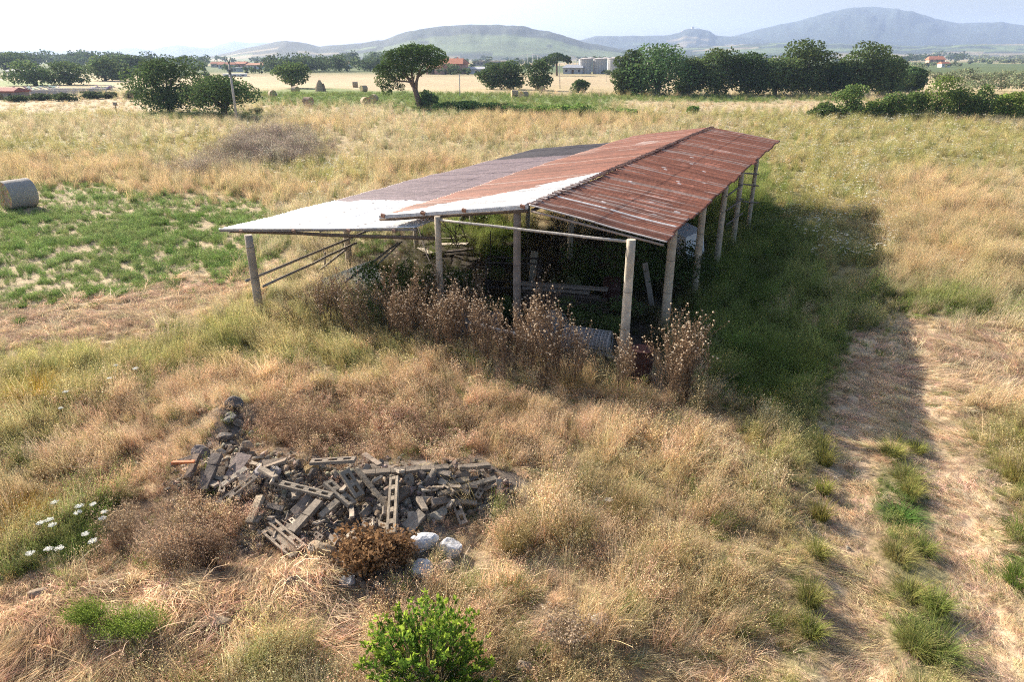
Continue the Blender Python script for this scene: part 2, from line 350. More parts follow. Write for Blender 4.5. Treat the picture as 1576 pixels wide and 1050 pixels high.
# ------------------------------------------------------------------ haze
hz = MB(); hz.box((0, 1000, 190), (19000, 16500, 400), (1, 1, 1))
hm = bpy.data.materials.new("haze"); hm.use_nodes = True; hn = hm.node_tree; hn.nodes.clear()
ho = hn.nodes.new("ShaderNodeOutputMaterial"); hv = hn.nodes.new("ShaderNodeVolumePrincipled")
hv.inputs["Density"].default_value = 0.00015; hv.inputs["Color"].default_value = (.48, .62, .94, 1); hv.inputs["Anisotropy"].default_value = .2
hn.links.new(hv.outputs[0], ho.inputs[1])
HAZE = hz.build("haze", hm); tag(HAZE, "thin pale summer haze over the plain", "haze", kind="stuff")
HAZE.location = (0, 0, 0)

# ================================================================== vegetation prototypes
def strips(P0, az, H, lean, wid, curl, rng, T=(0, .38, .72, 1.0), var=None, wmin=.18):
    """grass blades: P0 (n,3) base, az azimuth, H height, lean horizontal reach, wid width -> V,F,C"""
    n = len(H); T = np.array(T); k = len(T)
    d = np.stack([np.cos(az), np.sin(az), np.zeros(n)], -1)
    wa = az + PI / 2 + rng.normal(0, .7, n)
    wd = np.stack([np.cos(wa), np.sin(wa), np.zeros(n)], -1)
    V = np.zeros((n, k, 2, 3))
    for i, t in enumerate(T):
        c = P0 + d * (lean * t ** 1.7)[:, None]
        c[:, 2] += H * (t - curl * t ** 2.4)
        w = wid * (1 - (1 - wmin) * t) * .5
        V[:, i, 0] = c - wd * w[:, None]; V[:, i, 1] = c + wd * w[:, None]
    idx = np.arange(n * k * 2).reshape(n, k, 2)
    F = np.stack([idx[:, :-1, 0], idx[:, :-1, 1], idx[:, 1:, 1], idx[:, 1:, 0]], -1).reshape(-1, 4)
    if var is None: var = rng.uniform(.5, 1.4, (n, 1)) * np.ones((n, 3))
    C = np.repeat(var, k * 2, axis=0).reshape(n, k, 2, 3).copy()
    return V.reshape(-1, 3), F, C.reshape(-1, 3), V[:, -1].mean(axis=1)
def quads(P, size, rng, col, flat=0.0, asp=1.0):
    """small leaf-like rhombi at points P"""
    n = len(P); size = np.broadcast_to(np.asarray(size, float), (n,))
    a = rng.normal(0, 1, (n, 3)); a[:, 2] *= (1 - flat); a /= np.linalg.norm(a, axis=1)[:, None] + 1e-9
    b = rng.normal(0, 1, (n, 3)); b[:, 2] *= (1 - flat); b -= a * (a * b).sum(1)[:, None]; b /= np.linalg.norm(b, axis=1)[:, None] + 1e-9
    a = a * size[:, None] * .5; b = b * size[:, None] * .5 * asp
    V = np.stack([P - a, P + b, P + a, P - b], 1).reshape(-1, 3)
    F = np.arange(n * 4).reshape(n, 4)
    C = np.repeat(np.broadcast_to(col, (n, 3)), 4, axis=0)
    return V, F, C
def join(parts):
    V = []; F = []; C = []; o = 0
    for p in parts:
        V.append(p[0]); F.append(p[1] + o); C.append(p[2]); o += len(p[0])
    return np.concatenate(V), np.concatenate(F), np.concatenate(C)
def disc(rng, n, r):
    a = rng.uniform(0, 2 * PI, n); q = r * np.sqrt(rng.uniform(0, 1, n))
    return np.stack([q * np.cos(a), q * np.sin(a), np.zeros(n)], -1), a
PROTO = {}
def proto(key, parts):
    V, F, C = join(parts); o = bpy.data.objects.new("tuft_" + key, np_mesh("tuft_" + key, V, F, C, M_GRASS)); PROTO.setdefault(key[:-1], []).append(o)
def v3(rng, n, lo, hi, tint=(1, 1, 1)):
    return rng.uniform(lo * .72, hi * 1.15, (n, 1)) ** 1.0 * (np.array(tint) + rng.normal(0, .05, (n, 3)))
for s in range(3):
    rng = np.random.default_rng(100 + s)
    # short tuft
    n = 46; p, a = disc(rng, n, .12); H = rng.uniform(.10, .26, n)
    proto("short%d" % s, [strips(p, a + rng.normal(0, .8, n), H, H * rng.uniform(.2, .9, n), rng.uniform(.008, .015, n), rng.uniform(0, .35, n), rng, var=v3(rng, n, .65, 1.3))[:3]])
    # tall with seed heads
    n = 60; p, a = disc(rng, n, .16); H = rng.uniform(.35, .85, n); H[:22] *= .5
    w = rng.normal(0, .8, n)
    s1 = strips(p, w, H, H * rng.uniform(.1, .7, n), rng.uniform(.006, .012, n), rng.uniform(.0, .22, n), rng, var=v3(rng, n, .7, 1.2))
    tips = s1[3][22:]; q = np.repeat(tips, 4, axis=0) + rng.normal(0, .022, (len(tips) * 4, 3)) * (1, 1, 1.9) - (0, 0, .03)
    proto("tall%d" % s, [s1[:3], quads(q, rng.uniform(.012, .030, len(q)), rng, v3(rng, len(q), 1.0, 1.45), asp=.45)])
    # matted straw lying on the ground
    n = 60; p, a = disc(rng, n, .22); L = rng.uniform(.14, .50, n); p[:, 2] += rng.uniform(.0, .06, n)
    w0 = 0.0
    proto("mat%d" % s, [strips(p, w0 + rng.normal(0, .42, n), rng.uniform(.01, .10, n), L, rng.uniform(.007, .017, n), rng.uniform(.3, 1.1, n), rng, var=v3(rng, n, .6, 1.35))[:3]])
    # a few long pale bent stalks
    n = 7; p, a = disc(rng, n, .10); H = rng.uniform(.25, .7, n)
    s1 = strips(p, rng.normal(1.2, 1.2, n), H, H * rng.uniform(.5, 1.4, n), rng.uniform(.008, .014, n), rng.uniform(.1, .6, n), rng, var=v3(rng, n, 1.2, 1.6), wmin=.5)
    q = np.repeat(s1[3], 7, axis=0) + rng.normal(0, .03, (n * 7, 3)); proto("stalk%d" % s, [s1[:3], quads(q, rng.uniform(.012, .03, len(q)), rng, v3(rng, len(q), 1.2, 1.7), asp=.45)])
    # dry weed: branching stems with bits
    stems = []; pts = []
    n = 9; p, a = disc(rng, n, .06); H = rng.uniform(.35, .7, n); ln = H * rng.uniform(.2, .7, n)
    s1 = strips(p, a, H, ln, rng.uniform(.006, .010, n), rng.uniform(0, .15, n), rng, var=v3(rng, n, .6, .9, (1, .9, .85)), wmin=.4)
    br = []
    for j in range(n):
        for _ in range(9):
            t = rng.uniform(.25, .95); c = p[j] + np.array([math.cos(a[j]), math.sin(a[j]), 0]) * ln[j] * t ** 1.7; c[2] += H[j] * t
            br.append(c)
    br = np.array(br); nb = len(br); az = rng.uniform(0, 6.28, nb); hb = rng.uniform(.04, .16, nb)
    s2 = strips(br, az, hb, hb * rng.uniform(.3, 1.2, nb), np.full(nb, .005), np.zeros(nb), rng, T=(0, .5, 1), var=v3(rng, nb, .6, 1.0, (1, .9, .85)))
    q = np.repeat(s2[3], 3, axis=0) + rng.normal(0, .022, (nb * 3, 3))
    proto("weed%d" % s, [s1[:3], s2[:3], quads(q, rng.uniform(.012, .03, len(q)), rng, v3(rng, len(q), .7, 1.7), asp=.7)])
    # leafy herb (lucerne)
    n = 26; p, a = disc(rng, n, .13); H = rng.uniform(.15, .36, n); ln = H * rng.uniform(.1, .6, n)
    s1 = strips(p, a, H, ln, np.full(n, .006), np.zeros(n), rng, var=v3(rng, n, .7, 1))
    q = []
    for j in range(n):
        for _ in range(11):
            t = rng.uniform(.2, 1.02); c = p[j] + np.array([math.cos(a[j]), math.sin(a[j]), 0]) * ln[j] * t ** 1.7; c[2] += H[j] * t; q.append(c + rng.normal(0, .018, 3))
    proto("herb%d" % s, [s1[:3], quads(np.array(q), rng.uniform(.018, .042, len(q)), rng, v3(rng, len(q), .6, 1.35), asp=.6, flat=.3)])
    # white umbels on stems
    n = 5; p, a = disc(rng, n, .2); H = rng.uniform(.5, .9, n)
    s1 = strips(p, a, H, H * .2, np.full(n, .006), np.zeros(n), rng, var=np.tile([.35, .45, .2], (n, 1)))
    q = np.repeat(s1[3], 12, axis=0) + rng.normal(0, 1, (n * 12, 3)) * (.028, .028, .006)
    proto("umbel%d" % s, [s1[:3], quads(q, .03, rng, v3(rng, len(q), .9, 1.1), flat=.75)])

def scatter(name, P, rot, scl, key, col, label, cat):
    """one stuff object whose geometry nodes instance the tuft meshes"""
    protos = [o for k in PROTO for o in PROTO[k]]; names = [k for k in PROTO for _ in PROTO[k]]
    first = {k: names.index(k) for k in PROTO}
    rng = np.random.default_rng(len(P))
    idx = np.array([first[k] for k in key]) + rng.integers(0, 3, len(P)) if isinstance(key, list) else key
    me = bpy.data.meshes.new(name); me.vertices.add(len(P)); me.vertices.foreach_set("co", P.astype(np.float32).ravel())
    def A(n_, t, f, d): a = me.attributes.new(n_, t, 'POINT'); a.data.foreach_set(f, d.ravel())
    A("rot", 'FLOAT_VECTOR', "vector", rot.astype(np.float32)); A("scl", 'FLOAT', "value", scl.astype(np.float32))
    A("kind_index", 'INT', "value", idx.astype(np.int32))
    c4 = np.ones((len(P), 4), np.float32); c4[:, :3] = col; A("tint", 'FLOAT_COLOR', "color", c4)
    me.materials.append(M_GRASS)
    o = link(name, me); tag(o, label, cat, kind="stuff")
    g = bpy.data.node_groups.new(name + "_nodes", 'GeometryNodeTree')
    g.interface.new_socket(name="Geometry", in_out='INPUT', socket_type='NodeSocketGeometry')
    g.interface.new_socket(name="Geometry", in_out='OUTPUT', socket_type='NodeSocketGeometry')
    N, L = g.nodes.new, g.links.new
    gi = N("NodeGroupInput"); go = N("NodeGroupOutput"); jn = N("GeometryNodeJoinGeometry"); L(jn.outputs[0], go.inputs[0])
    def NA(n_, t): a = N("GeometryNodeInputNamedAttribute"); a.data_type = t; a.inputs[0].default_value = n_; return a.outputs[0]
    r_, s_, k_ = NA("rot", 'FLOAT_VECTOR'), NA("scl", 'FLOAT'), NA("kind_index", 'INT')
    for u in np.unique(idx):
        cp = N("FunctionNodeCompare"); cp.data_type = 'INT'; cp.operation = 'EQUAL'
        L(k_, cp.inputs[2]); cp.inputs[3].default_value = int(u)
        oi = N("GeometryNodeObjectInfo"); oi.inputs[0].default_value = protos[int(u)]
        ip = N("GeometryNodeInstanceOnPoints")
        L(gi.outputs[0], ip.inputs["Points"]); L(cp.outputs[0], ip.inputs["Selection"]); L(oi.outputs["Geometry"], ip.inputs["Instance"])
        L(r_, ip.inputs["Rotation"]); L(s_, ip.inputs["Scale"]); L(ip.outputs[0], jn.inputs[0])
    md = o.modifiers.new("scatter", 'NODES'); md.node_group = g
    return o

# recipe per zone: (kind, share), colours A..B, scale lo..hi, density multiplier
REC = {
 MEADOW: ([("tall", .55), ("short", .35), ("mat", .07), ("umbel", .03)], (.60,.50,.33), (.42,.38,.21), .55, .95, 1.0),
 GOLD: ([("tall", .75), ("short", .2), ("mat", .05)], (.60,.475,.28), (.50,.39,.22), .6, 1.1, 1.1),
 OLIVE: ([("tall", .36), ("short", .42), ("herb", .12), ("weed", .05), ("umbel", .10)], (.33,.33,.12), (.55,.46,.24), .55, .95, 1.1),
 LUSH: ([("herb", .42), ("short", .31), ("tall", .20), ("mat", .07)], (.15,.21,.05), (.29,.32,.11), .6, 1.25, 1.3),
 ALFALFA: ([("herb", .90), ("short", .10)], (.17,.26,.07), (.27,.35,.13), .42, .85, 1.0),
 STRAW: ([("mat", .84), ("short", .12), ("stalk", .04)], (.72,.56,.40), (.48,.35,.23), .6, 1.25, 1.0),
 BROWN: ([("weed", .5), ("mat", .25), ("short", .25)], (.36,.25,.16), (.56,.43,.29), .5, .95, .95),
 TRACK: ([("mat", .88), ("short", .12)], (.76,.60,.43), (.56,.42,.28), .4, .85, 1.1),
 FORE: ([("short", .30), ("mat", .48), ("weed", .06), ("tall", .11), ("stalk", .05)], (.68,.52,.34), (.46,.38,.21), .6, 1.1, 1.1),
 SHADED_SOIL: ([("weed", .3), ("short", .3), ("herb", .4)], (.11,.12,.05), (.10,.08,.05), .5, 1.0, .35),
 RUBBLE: ([("mat", .6), ("weed", .4)], (.26,.19,.13), (.36,.26,.17), .35, .6, .16),
 WHEAT: ([("short", .6), ("mat", .4)], (.52,.42,.27), (.46,.37,.22), .6, .9, .6),
 FARGREEN: ([("herb", .6), ("short", .4)], (.17,.25,.07), (.26,.29,.11), .8, 1.2, 1.0),
 TAN: ([("tall", .42), ("short", .27), ("mat", .22), ("weed", .04), ("stalk", .05)], (.70,.54,.36), (.54,.39,.24), .5, .85, 1.15),
 MOUND: ([("mat", .93), ("short", .04), ("stalk", .03)], (.78,.60,.42), (.52,.36,.23), .7, 1.3, .8),
 GREYWEED: ([("weed", .8), ("tall", .2)], (.22,.18,.15), (.36,.32,.24), 1.0, 1.5, 1.3),
}
def make_grass():
    rng = np.random.default_rng(7)
    bands = [(4.5, 9, 190, .80), (9, 14, 150, .9), (14, 22, 85, 1.0), (22, 34, 42, 1.05), (34, 60, 15, 1.25), (60, 95, 5.0, 1.6), (95, 150, 1.6, 2.0)]
    out = {k: [] for k in ("dry", "green", "straw", "weed")}
    for lo, hi, dens, sm in bands:
        wmax = .86 * hi + 2.5
        n = int((hi - lo) * 2 * wmax * dens)
        Y = rng.uniform(lo, hi, n); X = rng.uniform(-wmax, wmax, n)
        k = np.abs(X) < .86 * Y + 2.5; X = X[k]; Y = Y[k]
        z = zone_pick(X + rng.normal(0, 1, len(X)) * (.12 + .012 * Y), Y + rng.normal(0, 1, len(X)) * (.15 + .03 * Y)); u = rng.uniform(0, 1, len(X)); 
        clump = fbm(X * 1.6, Y * 1.6, 61, 3)
        h = hgt(X, Y)
        big = fbm(X * .35, Y * .35, 64, 3); mix0 = fbm(X * .8, Y * .8, 66, 3); flow = 9.0 * fbm(X * .42, Y * .42, 88, 2) + .8
        for zz, (kinds, ca, cb, s0, s1, dm) in REC.items():
            thr = dm / 1.3
            if zz == ALFALFA: pr = thr * np.clip((.5 * clump + .5 * mix0 - .345) * 6, 0.05, 1.2)
            elif zz in (STRAW, RUBBLE, TRACK, MOUND): pr = thr * np.ones(len(X))
            else: pr = thr * np.clip(.30 + (clump - .32) * 3.0, .22, 1.5)
            m = np.where((z == zz) & (u < pr))[0]
            if not len(m): continue
            ks = rng.choice(len(kinds), len(m), p=np.array([q[1] for q in kinds]) / sum(q[1] for q in kinds))
            t = np.clip(mix0[m] * 1.8 - .4 + rng.normal(0, .22, len(m)), 0, 1)[:, None]
            c = (np.array(ca) * (1 - t) + np.array(cb) * t) * (rng.uniform(.72, 1.22, len(m)) * (.72 + .56 * clump[m]))[:, None] * (1 + rng.normal(0, .05, (len(m), 3)))
            green_out = (rng.uniform(0, 1, len(m)) < .07) & (zz in (MEADOW, FORE, TAN, OLIVE, GOLD, BROWN))
            c[green_out] = np.array([.17, .20, .06]) * rng.uniform(.8, 1.3, (green_out.sum(), 1))
            sc_ = rng.uniform(s0, s1, len(m)) * sm * np.clip(.45 + .55 * big[m] + .75 * (clump[m] - .25), .4, 1.5)
            edge = np.clip((rut_dist(X[m], Y[m]) - .2) / .95, .28, 1); sc_ *= np.where(np.array([kinds[q][0] == 'mat' for q in range(len(kinds))])[ks], 1, edge)
            rot = np.stack([rng.normal(0, .12, len(m)), rng.normal(0, .12, len(m)), flow[m] + rng.normal(0, .45, len(m))], -1)
            P = np.stack([X[m], Y[m], h[m] - .01], -1)
            for j, (kn, _) in enumerate(kinds):
                q = (ks == j) & ((kn != "umbel") | (Y[m] > 24))
                if not q.any(): continue
                cc = c[q].copy()
                if kn == "umbel": cc[:] = (.78, .76, .66)
                if kn in ("mat",): tgt = "straw"
                elif kn == "weed": tgt = "weed"
                elif zz in (LUSH, ALFALFA, FARGREEN): tgt = "green"
                else: tgt = "dry"
                out[tgt].append((P[q], rot[q], sc_[q], [kn] * int(q.sum()), cc))
    info = {"dry": ("dry_meadow_grass", "tall dry golden meadow grass covering the field", "grass"),
            "green": ("green_undergrowth", "low green herbs and lucerne growing in patches", "undergrowth"),
            "straw": ("matted_straw", "flattened pale straw lying over the ground and ruts", "straw"),
            "weed": ("withered_weeds", "withered brown weeds scattered through the grass", "weeds")}
    tot = 0
    for k, L_ in out.items():
        P = np.concatenate([q[0] for q in L_]); tot += len(P)
        scatter(info[k][0], P, np.concatenate([q[1] for q in L_]), np.concatenate([q[2] for q in L_]), sum([q[3] for q in L_], []), np.concatenate([q[4] for q in L_]), *info[k][1:])
    print("tufts", tot)
make_grass()

#@@PART2
# ================================================================== the open shed
random.seed(11)
UU = np.array([.44, .898]); UU /= np.linalg.norm(UU); VV = np.array([UU[1], -UU[0]])
R0 = np.array([.43, 16.78]); RL = 22.8
def S(u, v, z): p = R0 + UU * u + VV * v; return Vector((float(p[0]), float(p[1]), z))
def uv_of(x, y): d = np.array([x, y]) - R0; return float(d @ UU), float(d @ VV)
def roofz(x, y):
    u, v = uv_of(x, y)
    if v >= 0: return 3.6 - .5 * v / 3.44
    if v > -4.4: return 3.6 + .67 * v / 4.45
    return 2.3 + (v + 9.4) / 6.1 * .45
SHED = empty("open_shed", S(0, 0, 0), "long open-sided farm shed on round posts with a rusty corrugated roof", "shed")
SO = SHED.location.copy()
def sp(v): return Vector(v) - SO
def panel(name, NL, NR, FL, FR, period, amp, nb, cfun, label, sheet=.9, seed=0):
    """corrugated slope; a along the length, b from the N/F L side to the R side"""
    Ln = (FL - NL).length; nw = int(Ln / period); per = 8; na = nw * per + 1
    a = np.linspace(0, 1, na)[:, None]; b = np.linspace(0, 1, nb)[None, :]
    c = [np.array(q)[None, None, :] for q in (NL, NR, FL, FR)]
    A = a[..., None]; B = b[..., None]
    wave = np.floor(a * nw).astype(int); sh = np.floor(a * Ln / sheet).astype(int)
    j0 = (_h(sh, sh * 0 + 3, seed) - .5) * .022 + (_h(wave, wave * 0, seed) - .5) * .006
    j1 = (_h(sh, sh * 0 + 5, seed) - .5) * .022
    Bj = B + (j0[..., None] * (1 - B) * 1.4 + j1[..., None] * B * 1.4)
    P = (c[0] * (1 - Bj) + c[1] * Bj) * (1 - A) + (c[2] * (1 - Bj) + c[3] * Bj) * A
    tier = (b > .5)
    P = np.array(np.broadcast_to(P, (na, nb, 3)))
    sag = (fbm(a * Ln * .22 + b * 0, b * 1.3 + a * 0, seed + 5, 3) - .5) * .09
    P[..., 2] += amp * np.sin(2 * PI * a * nw) + sag + (_h(sh, sh * 0 + 9, seed) - .5) * .02 + np.where(tier, 0, .006)
    C = cfun(a, b, a * Ln, wave, sh)
    P = P - np.array(SO)
    idx = np.arange(na * nb).reshape(na, nb)
    F = np.stack([idx[:-1, :-1], idx[1:, :-1], idx[1:, 1:], idx[:-1, 1:]], -1).reshape(-1, 4)
    me = np_mesh(name, P.reshape(-1, 3), F, C.reshape(-1, 3), M_ROOF)
    o = link(name, me, SHED); sm = o.modifiers.new("thick", 'SOLIDIFY'); sm.thickness = .006; tag(o, label)
    return o
def rust(a, b, u, wave, sh, seed, base=(.262,.100,.060)):
    w = _h(wave, wave * 0 + 1, seed)
    t = .62 + .50 * w + .25 * (_h(sh, sh * 0, seed) - .5) + 0 * b
    C = np.array(base)[None, None, :] * t[..., None] * (.75 + .5 * fbm(u * 1.4 + b * 0, b * 3 + u * 0, seed + 2, 4))[..., None]
    n = fbm(u * 9 + b * 0, b * 2.2 + u * 0, seed + 7, 3)
    strk = (_h(wave, wave * 0 + 2, seed) < .26) & (fbm(u * 9 + b * 0, b * 1.6 + u * 0, seed + 8, 3) > .50)
    C = np.where(strk[..., None], np.array([.36,.25,.21]) * (.6 + .6 * n)[..., None], C)
    seam = (np.abs(b - .5) < .012) | (np.abs(b - .82) < .006)
    C = np.where((seam & (n > .5))[..., None], C * .72, C)
    return C
RIDGE_WHITE = uv_of(*at(905, 268, 3.6)[:2])[0]
def c_right(a, b, u, wave, sh):
    C = rust(a, b, u, wave, sh, 3)
    k = (np.abs(u - 1.55) < .10) & (b > .03) & (b < .97) & (np.abs(b - .45) > .015)
    C = np.where(k[..., None], np.array([.60,.58,.56]), C)
    k = (u < .07) + 0 * b > 0
    C = np.where(k[..., None], np.array([.5,.44,.40]), C)
    # small pale fixing plates
    for uu, bb in ((2.1,.35),(3.4,.62),(5.2,.30),(5.4,.26),(6.6,.62),(6.9,.58),(8.4,.36),(8.8,.32),(9.6,.66),(10.5,.48),(3.0,.86),(7.6,.80),(12.,.4),(2.2,.75)):
        C = np.where(((np.abs(u - uu) < .07) & (np.abs(b - bb) < .018))[..., None], np.array([.55,.5,.48]), C)
    w_ = _h(wave, wave * 0 + 8, 4) + 0 * b
    pf = fbm(u * .6 + b * 0, b * 4 + u * 0, 44, 4)
    C = np.where(((pf > .66) & (np.abs(b - .55) < .2) & (w_ > .5))[..., None], C * 1.4 + .02, C)
    return C
def c_left(a, b, u, wave, sh):          # b: 0 ridge -> 1 eave
    C = rust(a, b, u, wave, sh, 23, (.25,.100,.064))
    lim = RIDGE_WHITE * (1 - b) ** 1.15 + .12 + (_h(sh, sh * 0 + 4, 8) - .5) * .7 * (1 - b)
    n = fbm(u * 4 + b * 0, b * 9 + u * 0, 71, 4)
    k = (u + (n - .5) * .8 < lim)
    C = np.where(k[..., None], np.array([.54,.54,.55]) * (.62 + .6 * n)[..., None] * (.8 + .35 * _h(wave, wave * 0, 6))[..., None], C)
    k = (np.abs(u - 15.2 - 3 * b) < 1.0) & (b > .25) & (b < .5) & (n > .56)
    C = np.where(k[..., None], np.array([.33,.24,.21]), C)
    return C
u1 = uv_of(*at(500, 308, 2.3)[:2])[0] + 1.17; u2 = uv_of(*at(665, 302, 2.72)[:2])[0]
u3 = uv_of(*at(757, 247, 2.3)[:2])[0] + 1.17; u4 = uv_of(*at(880, 236, 2.75)[:2])[0]
def c_lean(a, b, u, wave, sh):          # b: 0 outer eave -> 1 under the main roof
    n = fbm(u * 3 + b * 0, b * 7 + u * 0, 81, 4)
    W_ = np.array([.66,.66,.665]) * (.80 + .35 * n)[..., None] * (.86 + .22 * _h(wave, wave * 0, 6) + .10 * _h(sh, sh * 0, 16))[..., None]
    Mv = np.array([.25,.19,.195]) * (.8 + .4 * n)[..., None] * (.85 + .3 * _h(wave, wave * 0, 5))[..., None]
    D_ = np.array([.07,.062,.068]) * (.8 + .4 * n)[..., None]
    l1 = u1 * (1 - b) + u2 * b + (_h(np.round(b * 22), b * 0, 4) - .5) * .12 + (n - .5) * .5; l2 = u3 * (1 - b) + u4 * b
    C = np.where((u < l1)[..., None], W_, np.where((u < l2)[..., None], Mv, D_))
    for bb in (.36, .70):
        k = (np.abs(b - bb - .0) < .006) & ((wave % 7 == 2) | (wave % 11 == 5)) & (u < l1)
        C = np.where(k[..., None], np.array([.10,.09,.09]), C)
    return C
panel("roof_slope", S(-.03, .02, 3.60), S(-.03, 3.44, 3.10), S(RL, .02, 3.60), S(RL, 3.44, 3.10), .15, .027, 90, c_right, "rusty red-brown slope facing the wheel ruts", seed=1)
panel("roof_slope", S(0, -.0, 3.625), S(0, -4.45, 2.95), S(RL, -.0, 3.625), S(RL, -4.25, 2.95), .15, .025, 90, c_left, "rusty slope with whitish bare sheets at its near end", seed=2)
panel("lean_to_roof", S(-1.17, -9.47, 2.30), S(-.05, -3.3, 2.74), S(20.0, -8.94, 2.30), S(22.0, -4.0, 2.80), .105, .018, 150, c_lean, "low lean-to roof, white near end, mauve middle, dark far end", seed=3)
m = MB()      # ragged ridge edge
for k in range(int(RL / .105)):
    u = .05 + k * .105
    m.box(sp(S(u, random.uniform(-.01, .05), 3.655 + random.uniform(-.008, .012))), (.055, .13 + random.uniform(0, .07), .03), (.12,.06,.045) if k > 40 or k % 3 == 0 else (.35,.28,.25), Euler((0, R(5), -math.atan2(UU[0], UU[1]))).to_matrix() @ Matrix.Rotation(PI / 2, 3, 'Z'), .006)
m.build("ridge_edge", M_ROOF, SHED)
POSTS = []
PC = (.42,.355,.27)
def post(x, y, ztop, r=.095, lean=(0, 0), col=PC):
    z0 = float(hgt(x, y)) - .35
    m = MB(); n = 7
    pts = [sp((x + lean[0] * (1 - t), y + lean[1] * (1 - t), z0 + (ztop - z0) * t)) for t in np.linspace(0, 1, n)]
    m.tube(pts, [r * (1.10 - .14 * t) * random.uniform(.985, 1.015) for t in np.linspace(0, 1, n)], col, 14)
    for zz in (1.1, 2.0):
        if zz < ztop: m.tube([sp((x, y, zz)), sp((x, y, zz + .03))], r * 1.05, tuple(c * .7 for c in col), 14)
    o = m.build("post", M_POST, SHED, True)
    for p in o.data.polygons:
        if len(p.vertices) > 4: p.use_smooth = False
    POSTS.append((x, y)); return x, y
def post_top(px, py, **k):
    z = 3.0
    for _ in range(6):
        p = at(px, py, z); z = roofz(p[0], p[1]) - .06
    return post(p[0], p[1], z, **k) + (z,)
def post_foot(px, py, up=0, **k):
    p = gp(px, py); z = roofz(p.x, p.y) - .06 + up; post(p.x, p.y, z, **k); return p.x, p.y, z
p1 = post(-7.45, 18.95, 2.36, r=.115, col=(.36,.30,.24)); p2 = post_top(673, 333, r=.085); p3 = post_top(796, 321, r=.10, col=(.24,.20,.17)); p4 = post_foot(958, 568, r=.105, col=(.48,.42,.33), up=.10)
rp = [post_top(x, y, r=r) for x, y, r in ((1038, 338, .115), (1084, 305, .105), (1118, 278, .10), (1143, 258, .095), (1166, 241, .085))]
b1 = post_foot(538, 412, r=.11); b2 = post_foot(641, 382, r=.09); b3 = post_foot(877, 398, r=.10); b4 = post_foot(812, 362, r=.09); b5 = post_foot(726, 352, r=.10)
post_foot(944, 330, r=.09); post_foot(1010, 372, r=.09)
def beam(a, b, r, col, mat=None, n=8, jitter=.0, name="beam"):
    a, b = Vector(a), Vector(b); k = 6
    m = MB(); m.tube([sp(a.lerp(b, t / k)) + Vector([random.uniform(-jitter, jitter) for _ in range(3)]) for t in range(k + 1)], r, col, n)
    return m.build(name, mat or M_WOOD, SHED, True)
DK = (.10,.08,.065)
for v, z in ((3.05, 3.08), (1.6, 3.29), (.05, 3.52), (-2.2, 3.20), (-4.1, 2.90)):
    beam(S(.05, v, z - .02), S(RL - .1, v * (.97 if v < -3 else 1), z - .02), .045, DK, name="purlin")
beam(S(-.95, -9.0, 2.24), S(19.8, -8.6, 2.24), .045, DK, name="purlin"); beam(S(-.5, -6.3, 2.44), S(20.8, -6.3, 2.44), .045, DK, name="purlin")
for u in (4.6, 9.2, 13.8, 18.4):
    beam(S(u, 3.2, 3.0), S(u, 0, 3.46), .04, DK, name="rafter"); beam(S(u, 0, 3.46), S(u, -4.1, 2.84), .04, DK, name="rafter"); beam(S(u, -4.2, 2.52), S(u, -8.9, 2.20), .04, DK, name="rafter")
beam((p2[0], p2[1], 3.07), (p4[0], p4[1], p4[2] - .06), .034, (.40,.37,.33), jitter=.006, name="tie_pole")
beam(S(-.02, -4.55, 2.84), S(-.02, -.05, 3.50), .045, (.13,.095,.07), jitter=.01, name="rafter")
beam(S(-.02, .05, 3.50), S(-.02, 3.4, 3.02), .03, (.30,.24,.2), name="rafter")
m = MB(); q = [S(-.09, -4.5, 2.93), S(-.09, -.0, 3.60)]
ang = math.atan2(VV[1], VV[0])
d = q[1] - q[0]; rot = d.to_track_quat('X', 'Z').to_matrix(); m.box(sp((q[0] + q[1]) / 2), (d.length, .03, .085), (.50,.51,.53), rot, .004); m.build("fascia", M_ROOF, SHED)
q = [S(-1.22, -9.5, 2.265), S(-.10, -3.3, 2.70)]; m = MB(); d = q[1] - q[0]; m.box(sp((q[0] + q[1]) / 2), (d.length, .03, .06), (.20,.18,.17), d.to_track_quat('X', 'Z').to_matrix(), .004); m.build("fascia", M_ROOF, SHED)
beam(S(-1.0, -9.3, 2.22), S(-.05, -2.6, 2.52), .05, (.13,.095,.07), jitter=.012, name="rafter")
# clips along the near roof edges
for t in (.03, .32, .60, .97):
    c = S(-.10, -4.5 + 4.5 * t, 2.96 + .67 * t); m = MB(); m.box(sp(c), (.12, .07, .09), (.30,.16,.11), Euler((.3, .2, ang)).to_matrix(), .01); m.build("clip", M_METAL, SHED)
for t in (.12, .40, .68, .9):
    c = S(-1.24 + 1.1 * t, -9.5 + 6.2 * t, 2.26 + .44 * t); m = MB(); m.box(sp(c), (.10, .06, .07), (.34,.22,.17), Euler((.3, .2, ang)).to_matrix(), .01); m.build("clip", M_METAL, SHED)
